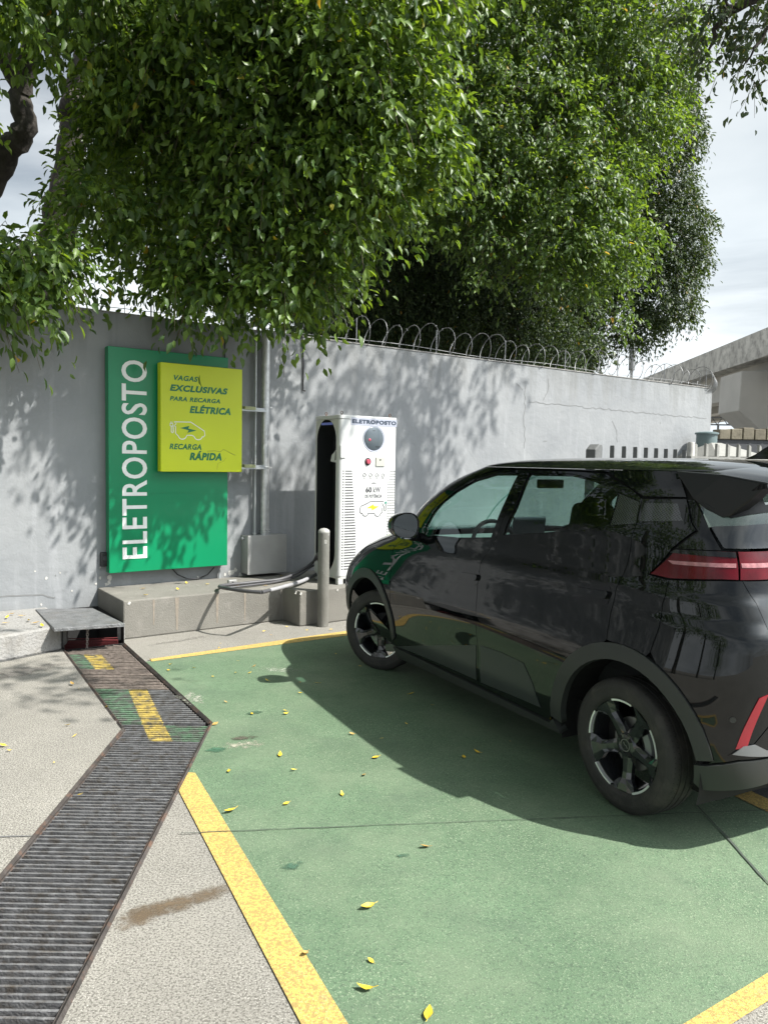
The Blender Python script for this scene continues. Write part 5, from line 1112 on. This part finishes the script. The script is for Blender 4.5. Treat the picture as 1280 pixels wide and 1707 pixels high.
for y in (-.4, .4): mb = MB(); mb.box((-.16, y, 1.22), (.09, .25, .14), ry=-.2); mb.build('headrest', M['seat'], bs, bevel=.035)
mb = MB(); th = np.linspace(0, 2 * math.pi, 33); mb.tube([(1.66 + .06 * math.sin(t), .36 + .175 * math.cos(t), 1.0 + .165 * math.sin(t)) for t in th], .014, 8); mb.box((1.67, .36, 1.0), (.03, .26, .05), ry=.3); mb.box((1.67, .36, .94), (.03, .05, .12), ry=.3); mb.build('steering_wheel', M['black'], car)
mb = MB(); mb.box((1.78, 0, 1.10), (.02, .28, .17), ry=-.15); mb.build('dash_screen', M['screen'], car, bevel=.008)
mb = MB(); mb.box((1.56, 0, 1.42), (.02, .22, .06)); mb.build('inside_mirror', M['black'], car, bevel=.01)
# wheel wells
for xc in (0, FX):
    for s_ in (1, -1):
        mb = MB(); r_ = .418; n = 24; vs = [(xc + r_ * math.cos(math.pi * i / n * 1.16 - .25), y, .30 + r_ * math.sin(math.pi * i / n * 1.16 - .25)) for y in (.82 * s_, .42 * s_) for i in range(n + 1)]
        mb.add(vs, [(i, i + 1, n + 2 + i, n + 1 + i) for i in range(n)] + [tuple(range(n + 1, 2 * n + 2))]); mb.build('wheel_well', M['inner'], car)
mb = MB(); mb.bbox(-.40, 3.0, -.70, .70, .19, .22); mb.build('underbody', M['inner'], car)
# one wheel, then copies
def wheel_parts():
    prof = [(.203, -.075), (.215, -.084), (.245, -.0875), (.275, -.084), (.292, -.074), (.2975, -.062)]
    for y in (-.036, 0, .036): prof += [(.2995, y - .004), (.293, y - .003), (.293, y + .003), (.2995, y + .004)]
    prof += [(.2975, .062), (.292, .074), (.275, .084), (.262, .0868), (.2615, .0875), (.255, .0875), (.2545, .0868), (.245, .0872), (.226, .0865), (.215, .084), (.207, .076), (.203, .070)]
    w = MB(); w.lathe([(.203, .072), (.212, .078), (.2135, .074), (.205, .066), (.196, .06), (.190, .02), (.186, -.06), (.19, -.075), (.205, -.075)], seg=72, axis='Y', caps=False); wheel = w.build('wheel', M['alloy_black'], car)
    for p_ in (wheel,): pass
    t = MB(); t.v = []; t.lathe(prof, seg=96, axis='Y', caps=False)
    ty = t.build('tyre', M['rubber'], wheel)
    g = MB()
    for i in range(84):
        a = 2 * math.pi * i / 84
        for sy in (-1, 1):
            for (r1, y1, r2, y2) in ((.2945, .070, .2992, .044),):
                d0 = a + (.05 if sy > 0 else 0); c_, s2 = math.cos(d0), math.sin(d0); c3, s3 = math.cos(d0 + .018), math.sin(d0 + .018); w_ = .0016 / .3
                g.add([(r1 * math.cos(d0 - w_) * 1.0025, sy * y1, r1 * math.sin(d0 - w_) * 1.0025), (r1 * math.cos(d0 + w_) * 1.0025, sy * y1, r1 * math.sin(d0 + w_) * 1.0025), (r2 * math.cos(d0 + .03 + w_) * 1.0008, sy * y2, r2 * math.sin(d0 + .03 + w_) * 1.0008), (r2 * math.cos(d0 + .03 - w_) * 1.0008, sy * y2, r2 * math.sin(d0 + .03 - w_) * 1.0008)], [(0, 1, 2, 3)])
    g.build('tread_sipes', M['inner'], ty)
    base = 93
    for k in range(5):
        an = R(base + 36 + 72 * k); ux, uz = -math.cos(an), math.sin(an); tx, tz = uz, -ux
        sp_ = MB(); rws = [(.030, .032, .050, .004), (.075, .031, .053, .012), (.120, .0265, .057, .014), (.148, .029, .062, .014), (.170, .052, .069, .012), (.199, .070, .075, .004)]
        vs = []
        for r_, hw_, y, dd in rws:
            for q, yy in ((-1, y - .034), (-1, y - dd), (-.42, y), (.42, y), (1, y - dd), (1, y - .034)): vs.append((ux * r_ + tx * hw_ * q, yy, uz * r_ + tz * hw_ * q))
        sp_.add(vs, [(i * 6 + j, i * 6 + j + 1, (i + 1) * 6 + j + 1, (i + 1) * 6 + j) for i in range(5) for j in range(5)]); sp_.build('spoke', M['alloy_black'], wheel)
        an = R(base + 72 * k); ins_ = MB(); vs = []; A0_, A1_ = an - R(17.), an + R(17.)
        for i in range(13):
            a = A0_ + (A1_ - A0_) * i / 12
            for r_, y in ((.199, .060), (.199, .0785), (.2075, .0795), (.2085, .07)): vs.append((-r_ * math.cos(a), y, r_ * math.sin(a)))
        ins_.add(vs, [(i * 4 + j, i * 4 + j + 1, i * 4 + j + 5, i * 4 + j + 4) for i in range(12) for j in range(3)]); ins_.build('polished_insert', M['alloy_cut'], wheel)
    h = MB(); h.lathe([(.056, .02), (.058, .045), (.050, .056), (.034, .058), (.030, .052), (.0, .052)], seg=40, axis='Y')
    h.build('hub', M['alloy_black'], wheel)
    h = MB(); h.lathe([(.0245, .0525), (.0245, .0555), (.0285, .0555), (.0285, .0525)], seg=32, axis='Y', caps=False); h.ribbon([(-.012, -.012), (-.004, .0), (.004, .0), (.012, .012)], .004, lambda a, b: (a, .0535, b)); h.build('hub_emblem', M['disc'], wheel)
    h = MB()
    for k in range(4): a = R(45 + 90 * k); h.lathe([(.0, .0575), (.0085, .0575), (.0095, .059)], (.043 * math.cos(a), 0, .043 * math.sin(a)), 12, 'Y')
    h.build('lug_recess', M['inner'], wheel)
    h = MB(); h.lathe([(.05, .0), (.118, .0), (.12, -.004), (.12, -.016), (.05, -.016)], seg=48, axis='Y', caps=False); h.build('brake_disc', M['disc'], wheel)
    h = MB(); vs = []
    for i in range(9):
        a = R(-8 + 46 * i / 8)
        for r_, y in ((.085, .018), (.092, .028), (.128, .028), (.136, .01), (.136, -.03)): vs.append((-r_ * math.cos(a), y, r_ * math.sin(a)))
    h.add(vs, [(i * 5 + j, i * 5 + j + 1, i * 5 + j + 6, i * 5 + j + 5) for i in range(8) for j in range(4)]); h.build('brake_caliper', M['silver'], wheel)
    return wheel
w0 = wheel_parts(); w0.location = (0, .752, .299)
def copy_wheel(x, y, rz):
    c = w0.copy(); COL.objects.link(c); c.location = (x, y, .299); c.rotation_euler = (0, 0, rz)
    for ch_ in list(w0.children):
        d = ch_.copy(); COL.objects.link(d); d.parent = c
        for gg in ch_.children: e2 = gg.copy(); COL.objects.link(e2); e2.parent = c
    return c
copy_wheel(FX - .035, .742, .52); copy_wheel(0, -.752, math.pi); copy_wheel(FX, -.742, math.pi + .45)
s_p, s_n = skin_pt([(4.458, .568)]); MB().lathe([(0, 0), (.011, 0), (.012, .002)], seg=16).build('parking_sensor', M['clad'], car, loc=tuple(s_p[0] + s_n[0] * .001)).rotation_euler = Vector(s_n[0]).to_track_quat('Z', 'Y').to_euler()

# ================================================================== TREES
def leaf_mesh(name, pos, axis, nrm, size, wid, mat, parent):
    """many small folded, pointed leaves as one foliage mesh"""
    n = len(pos); axis = axis / np.linalg.norm(axis, axis=1)[:, None]; nrm = nrm - (nrm * axis).sum(1)[:, None] * axis; nrm /= np.linalg.norm(nrm, axis=1)[:, None] + 1e-9
    sdv = np.cross(axis, nrm); tp = [(0, 0, 0), (.30, -.5, .10), (.30, 0, -.0), (.30, .5, .10), (.70, -.36, .06), (.72, 0, -.06), (.70, .36, .06), (1.0, 0, -.16)]
    V = np.empty((n, 8, 3), np.float32)
    for k, (a, b, c) in enumerate(tp): V[:, k] = pos + axis * (a * size)[:, None] + sdv * (b * wid)[:, None] + nrm * (c * size)[:, None]
    quads = [(1, 4, 5, 2), (2, 5, 6, 3)]; tris = [(0, 1, 2), (0, 2, 3), (4, 7, 5), (5, 7, 6)]
    base = (np.arange(n) * 8)[:, None]
    loops = np.concatenate([base + np.array([i for f in quads + tris for i in f])[None]], 1).ravel()
    per = [4, 4, 3, 3, 3, 3]; tot = np.tile(per, n); start = np.concatenate([[0], np.cumsum(tot)[:-1]])
    me = bpy.data.meshes.new(name); me.vertices.add(n * 8); me.vertices.foreach_set('co', V.ravel()); me.loops.add(len(loops)); me.loops.foreach_set('vertex_index', loops.astype(np.int32))
    me.polygons.add(len(tot)); me.polygons.foreach_set('loop_start', start.astype(np.int32)); me.polygons.foreach_set('loop_total', tot.astype(np.int32)); me.polygons.foreach_set('use_smooth', np.ones(len(tot), bool)); me.update(calc_edges=True)
    me.materials.append(mat); o = bpy.data.objects.new(name, me); COL.objects.link(o); o.parent = parent; return o
def blob(px, py, dep, rx, ry, rd):
    """ellipsoid of foliage: where it hangs and its half sizes in metres"""
    c = depth_pt(px, py, dep); k = dep / CF; return (c, np.array([rx * k, rd, ry * k]))
def sprays(blobs, dens_, leaf, per, slen, sun_out=.5, shell=.45, droop=.9, clump=6., cut=-.35):
    """drooping leafy shoots filling the blobs; denser near their surface"""
    PP, AA, NN, SS, TW = [], [], [], [], []
    for c, r_ in blobs:
        vol = 4.19 * r_[0] * r_[1] * r_[2]; area = 4 * math.pi * ((r_[0] * r_[1]) ** 1.6 / 3 + (r_[0] * r_[2]) ** 1.6 / 3 + (r_[1] * r_[2]) ** 1.6 / 3) ** .625
        n = max(3, int(area * dens_)); d = RNG.normal(size=(n, 3)); d /= np.linalg.norm(d, axis=1)[:, None]
        rad = shell + (1.04 - shell) * RNG.random(n) ** .55; rad *= 1 + .10 * np.sin(d[:, 0] * 5 + c[0] * 3) * np.cos(d[:, 2] * 6 + c[2] * 2)
        st = c + d * r_ * rad[:, None]
        f_ = clump; q = st * f_; nz_ = np.sin(q[:, 0] * 1.0 + 1.3 * np.sin(q[:, 2] * .7)) * np.sin(q[:, 1] * 1.1 + q[:, 2] * .5) + np.sin(q[:, 2] * 1.3 + 1.7 * np.sin(q[:, 0] * .6) + 2) * .8 + RNG.normal(size=n) * .25
        kk = nz_ > cut; st, d, n = st[kk], d[kk], int(kk.sum())
        if n == 0: continue
        out = d * [1, 1, .4] + RNG.normal(size=(n, 3)) * .45; out[:, 2] += .1; out /= np.linalg.norm(out, axis=1)[:, None]
        for k in range(per):
            t = (k + RNG.random(n)) / per; L = slen * (.6 + .8 * RNG.random(n))
            p_ = st + out * (L * t)[:, None]; p_[:, 2] -= L * droop * t ** 2
            sidew = RNG.normal(size=(n, 3)); ax = out * .55 + sidew * .50; ax[:, 2] -= .75; p_ = p_ + sidew * .022
            nn = RNG.normal(size=(n, 3)) * .55 + out * .7; nn[:, 2] += .75
            PP.append(p_); AA.append(ax); NN.append(nn); SS.append(leaf * (.65 + .6 * RNG.random(n)))
        TW.append(np.stack([st, st + out * slen * .5 + [0, 0, -.08 * slen], st + out * slen + [0, 0, -droop * slen]], 1))
    return np.concatenate(PP), np.concatenate(AA), np.concatenate(NN), np.concatenate(SS), np.concatenate(TW)
def keep(P, fn): return fn(P)
def twigs(name, TW, parent, frac, rad=.004):
    mb = MB()
    for tw in TW[RNG.random(len(TW)) < frac]: mb.tube([tuple(q) for q in tw], [rad, rad * .8, rad * .4], 3, cap=False)
    return mb.build(name, M['twig'], parent, autosmooth=False)
def limb(mb, pts, r0, r1, seg=12):
    P = smooth(pts, 6); n = len(P); P = [q + RNG.normal(size=3) * .012 for q in P]; mb.tube([tuple(q) for q in P], list(np.linspace(r0, r1, n)), seg)
D = lambda px, py, dep: depth_pt(px, py, dep)
def grow(t, blobs, dens_, leaf, per, slen, mat, asp=.48, tw=.35, keepf=None, **k):
    P, A, N_, S_, TW = sprays(blobs, dens_, leaf, per, slen, **k)
    if keepf is not None: m_ = keepf(P); P, A, N_, S_ = P[m_], A[m_], N_[m_], S_[m_]
    o = leaf_mesh('foliage', P, A, N_, S_, S_ * asp, mat, t); twigs('twigs', TW, t, tw); return len(P)

# near tree: overhangs the wall on the left, its low skirts in front of the sign
tA = thing('fig_tree', 'near fig tree with big glossy leaves hanging over the wall above the sign', 'tree', (0, 0, 0))
nb = [ # px, py, depth, rx, ry (px), half depth (m)
 (560, -60, 6.3, 190, 160, .9), (330, -40, 6.2, 200, 120, .9), (120, -50, 5.8, 190, 80, .8), (-60, -20, 5.5, 100, 60, .6), (680, -120, 7.0, 140, 120, .8),
 (620, 160, 6.6, 120, 130, .6), (690, 250, 6.9, 60, 75, .4), (480, 130, 6.5, 150, 130, .7), (330, 110, 6.6, 140, 100, .6), (560, 300, 6.7, 100, 90, .55), (650, 285, 6.9, 46, 50, .33),
 (430, 300, 6.8, 120, 100, .6), (260, 230, 7.2, 100, 90, .5), (200, 280, 7.4, 60, 95, .4), (300, 380, 7.0, 100, 70, .5), (460, 430, 6.8, 95, 75, .45), (552, 380, 6.7, 42, 48, .32),
 (390, 445, 6.8, 88, 46, .40), (470, 468, 6.8, 60, 32, .30), (300, 470, 6.7, 42, 20, .24), (350, 425, 6.9, 80, 36, .35), (290, 505, 6.65, 15, 12, .10), (478, 508, 6.75, 20, 12, .12),
 (170, 335, 6.6, 50, 36, .4), (60, 415, 6.0, 50, 18, .35), (15, 440, 5.8, 50, 32, .35), (60, 460, 5.9, 40, 24, .25), (5, 505, 5.7, 30, 30, .22), (100, 405, 6.2, 40, 14, .3), (-60, 440, 5.8, 60, 90, .4),
 (250, 160, 7.0, 55, 55, .4), (200, 80, 6.8, 50, 30, .3), (380, 200, 7.3, 150, 130, .5), (520, 220, 7.3, 110, 130, .5)]
out_ = [(c, r_) for c, r_ in [blob(*b) for b in nb]]
nA = grow(tA, out_, 70, .093, 14, .34, M['leaf_near'], tw=.22)
# the part of the same crown out of frame to the left and above
off_ = [blob(-260, 120, 6.4, 160, 220, 1.1), blob(-300, 420, 6.2, 150, 120, .8), blob(300, -260, 6.6, 380, 150, 1.3), blob(-160, -120, 6.0, 160, 120, .9)]
grow(tA, off_, 26, .10, 10, .36, M['leaf_near'], tw=.05)
mb = MB()
limb(mb, [D(-150, 900, 9.0) * [1, 1, 0], D(-110, 560, 8.9), D(-60, 400, 8.6), D(0, 275, 8.3), D(38, 215, 8.1), D(36, 150, 8.0), D(60, 60, 7.8), D(110, -80, 7.6)], .17, .085)
limb(mb, [D(36, 150, 8.0), D(-10, 60, 7.6), D(-60, -60, 7.2)], .10, .06); limb(mb, [D(60, 60, 7.8), D(240, 10, 7.0), D(420, 30, 6.6), D(600, 120, 6.5)], .075, .02); limb(mb, [D(110, -80, 7.6), D(330, -60, 6.8), D(560, -80, 6.4)], .08, .03)
mb.build('trunk', M['bark'], tA)
mb = MB()
for pts in ([(190, 130), (196, 180), (206, 215)], [(220, 150), (232, 200), (250, 240)], [(360, 398), (380, 402), (400, 408), (470, 430)], [(420, 330), (440, 380), (430, 450), (440, 520)], [(500, 250), (520, 330), (500, 420)], [(300, 420), (310, 480), (298, 560)]):
    limb(mb, [D(x, y, 6.9) for x, y in pts], .012, .005, 6)
mb.build('hanging_shoot', M['twig'], tA)
# second trunk behind the wall
tB = thing('fig_tree', 'dark tree with a stubbed grey trunk and small leaves behind the left wall', 'tree', (0, 0, 0))
mb = MB(); limb(mb, [D(60, 950, 10.4) * [1, 1, 0], D(62, 560, 10.3), D(80, 460, 10.2), D(105, 340, 10.1), D(122, 240, 10.0), D(128, 165, 10.0), D(150, 60, 9.8), D(200, -60, 9.5)], .28, .11); limb(mb, [D(122, 215, 10), D(112, 185, 9.9), D(135, 160, 9.7)], .10, .13)
mb.build('trunk', M['bark'], tB)
bb = [(245, 60, 10.5, 110, 110, .9), (210, 230, 10.5, 75, 120, .6), (170, 330, 10.4, 60, 70, .5), (330, 260, 10.8, 140, 160, .9), (400, 420, 10.8, 110, 90, .7), (250, 350, 10.6, 80, 50, .5), (480, 180, 11, 150, 180, 1), (330, -20, 11, 220, 90, 1), (520, 400, 11, 80, 120, .7)]
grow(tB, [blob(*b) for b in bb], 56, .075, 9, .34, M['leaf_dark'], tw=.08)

# middle tree: lit from the right, hangs behind the wall
tC = thing('fig_tree', 'tall bright green fig tree filling the middle above the razor wire', 'tree', (0, 0, 0))
cbl = [(760, 20, 11.6, 150, 110, 1.1), (900, 40, 11.8, 150, 130, 1.2), (1040, 40, 12.0, 110, 120, 1.0), (1120, 60, 12.2, 45, 70, .5), (760, 190, 11.4, 100, 110, .9), (880, 210, 11.6, 120, 110, 1.0), (1010, 180, 12, 100, 120, .9), (1085, 190, 12.2, 50, 75, .5),
 (800, 320, 11.5, 110, 80, .8), (930, 320, 11.6, 110, 80, .9), (1010, 300, 11.8, 55, 60, .5), (1000, 390, 11.7, 75, 60, .7), (1065, 400, 11.8, 34, 26, .35), (920, 395, 11.5, 85, 50, .7), (950, 455, 11.6, 70, 36, .5), (1020, 450, 11.8, 42, 34, .4), (820, 400, 11.3, 36, 30, .3), (815, 455, 11.3, 24, 18, .2), (1030, 520, 11.9, 20, 30, .2), (700, 340, 11.2, 85, 36, .5), (1000, 560, 12, 12, 22, .12), (880, -60, 12, 260, 80, 1.2)]
grow(tC, [blob(*b) for b in cbl], 60, .088, 10, .30, M['leaf_mid'], tw=.2)
mb = MB(); limb(mb, [D(850, 900, 16.5) * [1, 1, 0], D(850, 500, 16.4), D(830, 250, 15.0), D(860, 60, 12.6), D(900, -100, 12.3)], .42, .16); limb(mb, [D(830, 250, 13), D(960, 160, 12.2), D(1060, 120, 12)], .13, .04); limb(mb, [D(835, 300, 13), D(760, 120, 12), D(740, 20, 11.8)], .12, .05); limb(mb, [D(840, 460, 12.6), D(870, 430, 11.9), D(900, 400, 11.7)], .03, .012)
mb.build('trunk', M['bark'], tC)

# dark tree behind with hanging curtains of small leaves
tD = thing('weeping_fig', 'huge dark fig with curtains of small leaves behind the wall, its edge against the sky', 'tree', (0, 0, 0))
dbl = [(1070, 250, 15, 90, 110, 1.2), (1110, 200, 15, 45, 70, .7), (1095, 330, 15, 60, 55, .8), (1120, 390, 14.8, 62, 55, .9), (1130, 430, 14.8, 40, 70, .6), (1085, 470, 14.8, 70, 70, .9), (1110, 500, 14.8, 45, 45, .6), (1060, 540, 15, 38, 34, .5),
 (700, 470, 14, 110, 140, 1.0), (820, 500, 14.4, 110, 130, 1.0), (930, 520, 14.6, 80, 110, .9), (620, 460, 13.6, 100, 130, .9), (560, 560, 13.4, 60, 60, .6), (960, 590, 14.6, 30, 40, .35), (760, 300, 14.6, 260, 160, 1.2), (900, 120, 15, 240, 180, 1.3), (600, 120, 14.5, 160, 200, 1.2), (940, 380, 14.8, 120, 150, 1)]
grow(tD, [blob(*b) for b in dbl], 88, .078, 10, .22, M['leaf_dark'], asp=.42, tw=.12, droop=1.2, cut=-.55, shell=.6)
# vertical curtains
P, A, N_, S_ = [], [], [], []
cur = [(700, 400, 600, 60), (620, 430, 590, 30), (715, 460, 600, 22), (800, 420, 610, 30), (860, 440, 605, 40), (930, 480, 612, 30), (760, 420, 600, 30), (965, 520, 610, 18), (670, 480, 595, 25), (590, 470, 580, 22), (740, 400, 560, 30), (900, 500, 610, 30), (560, 480, 575, 20)]
for px, y0, y1, w in cur:
    for k in range(int(w * 1.1)):
        c0 = D(px + random.uniform(-w, w), y0 + random.uniform(-20, 60), 12.9 + random.uniform(0, .9)); L = (y1 - y0) / CF * 13.6 * random.uniform(.5, 1.05); m_ = 34; t = np.sort(RNG.random(m_))
        q = np.stack([c0[0] + .05 * np.sin(t * 5 + k) + RNG.normal(size=m_) * .045, c0[1] + RNG.normal(size=m_) * .05, c0[2] - t * L], 1); q = q[q[:, 2] > 2.2]; m_ = len(q)
        ax = RNG.normal(size=(m_, 3)) * .55; ax[:, 2] -= .8; nn = RNG.normal(size=(m_, 3)); nn[:, 1] -= .6; P.append(q); A.append(ax); N_.append(nn); S_.append(.07 * (.6 + .7 * RNG.random(m_)))
P, A, N_, S_ = map(np.concatenate, (P, A, N_, S_)); leaf_mesh('leaf_curtain', P, A, N_, S_, S_ * .42, M['leaf_dark'], tD)
mb = MB()
for px, dep in ((620, 15.5), (700, 15.2), (800, 15.8), (880, 15.4), (960, 16)): limb(mb, [D(px, 900, dep) * [1, 1, 0], D(px + 6, 560, dep), D(px - 12, 420, dep), D(px + 20, 250, dep - .3), D(px + 60, 40, dep - .5)], .34, .14)
for i in range(46):
    px = random.uniform(560, 960); dep = random.uniform(13.6, 15); y0 = random.uniform(380, 450); limb(mb, [D(px, y0, dep), D(px + random.uniform(-8, 8), y0 + 70, dep), D(px + random.uniform(-10, 10), 610, dep)], .02, .008, 5)
mb.build('trunk', M['bark'], tD)
# dense wood further back so the curtains close up
tE = thing('background_tree', 'deep shaded tree mass far behind the hanging leaf curtains', 'tree', (0, 0, 0))
ebl = [(600, 500, 18, 120, 130, 1.2), (720, 480, 18.5, 130, 140, 1.2), (850, 500, 18.5, 120, 130, 1.2), (930, 540, 18.5, 60, 100, .8), (640, 300, 18.5, 160, 160, 1.4), (820, 280, 19, 190, 170, 1.4), (560, 560, 17.6, 60, 80, .7), (980, 330, 19, 90, 150, 1)]
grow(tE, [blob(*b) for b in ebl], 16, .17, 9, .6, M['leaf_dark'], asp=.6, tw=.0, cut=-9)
# unseen leaf clumps added above the frame to dapple the wall behind the charger and the kerb
def above(px, py, kind, t, rr, zz=None):
    if kind == 'w': a, z = on_wall(px, py); X = W(a, 0, z)
    else: X = G(px, py)
    return (X + np.array(SUN) * t, np.array([rr, rr, rr * .6]))
hi = [above(455, 640, 'w', 6.2, .42), above(500, 720, 'w', 6.6, .34), above(560, 640, 'w', 6.3, .40), above(640, 655, 'w', 6.6, .34), above(700, 630, 'w', 6.2, .42), above(690, 740, 'w', 6.6, .30), above(770, 620, 'w', 6.4, .36), above(835, 640, 'w', 6.3, .30), above(470, 800, 'w', 6.4, .30), above(620, 590, 'w', 6.0, .34),
      above(40, 1150, 'g', 7.2, .30), above(150, 1130, 'g', 7.4, .22), above(-60, 1120, 'g', 7.0, .4), above(760, 720, 'w', 6.6, .24)]
grow(tA, hi, 20, .10, 8, .30, M['leaf_near'], tw=.1, cut=-9)
lo = []  # more unseen leaf clumps, added to shade the wall left of the frame
for a in np.arange(-1.9, -6.6, -.62):
    for z in (.5, 1.3, 2.1, 2.8): X = W(a + random.uniform(-.2, .2), 0, z + random.uniform(-.2, .2)) + np.array(SUN) * random.uniform(6.2, 7.2); lo.append((X, np.array([.5, .5, .3])))
grow(tA, lo, 13, .12, 8, .32, M['leaf_near'], tw=.03, cut=-9)
# trees along the left boundary, outside the frame but mirrored in the car
tG = thing('boundary_tree', 'broad dark tree over the left boundary, out of view but mirrored in the car', 'tree', (0, 0, 0))
grow(tG, [(np.array(c, float), np.array(r_, float)) for c, r_ in [((-7.5, 5.2, 5.2), (2.2, 1.8, 1.9)), ((-8.5, 2.2, 5.0), (2.0, 2.0, 2.2)), ((-9.5, -1.5, 5.6), (2.2, 2.2, 2.4)), ((-6.3, 7.4, 4.9), (1.3, 1.2, 1.3)), ((-9, -6, 4.5), (2.4, 2.6, 2.4))]], 14, .15, 9, .5, M['leaf_mid'], tw=.03)
mb = MB()
for x, y in ((-7.8, 5), (-8.8, 2), (-9.8, -1.6), (-9.2, -6)): limb(mb, [np.array((x, y, 0.)), np.array((x + .1, y, 2.5)), np.array((x + .2, y + .2, 5.))], .22, .12)
mb.build('trunk', M['bark'], tG)
# tree at the top right corner: thin crown against the sky
tF = thing('fig_tree', 'loose leafy branches of another tree in the top right corner of the sky', 'tree', (0, 0, 0))
fbl = [(1215, -20, 7.6, 55, 50, .5), (1270, 30, 7.4, 50, 60, .4), (1190, 60, 7.7, 35, 35, .3), (1235, 95, 7.5, 32, 28, .25), (1300, 60, 7.4, 50, 70, .4), (1175, 90, 7.8, 18, 14, .15), (1160, 20, 7.8, 25, 40, .25), (1330, -40, 7.3, 90, 90, .7)]
grow(tF, [blob(*b) for b in fbl], 15, .082, 9, .26, M['leaf_dark'], asp=.5, tw=.9, cut=-9)
mb = MB(); limb(mb, [D(1600, 1500, 7.6) * [1, 1, 0], D(1560, 500, 7.6), D(1450, 100, 7.5), D(1330, -10, 7.5), D(1215, 15, 7.6), D(1185, 80, 7.7)], .16, .012); limb(mb, [D(1330, -10, 7.5), D(1270, 60, 7.45), D(1240, 110, 7.5)], .03, .006, 8); limb(mb, [D(1215, 15, 7.6), D(1200, -30, 7.6), D(1180, 20, 7.7)], .015, .006, 6)
mb.build('trunk', M['bark'], tF)
print('leaves near', nA, 'objects', len(bpy.data.objects), 'polys', sum(len(m_.polygons) for m_ in bpy.data.meshes))
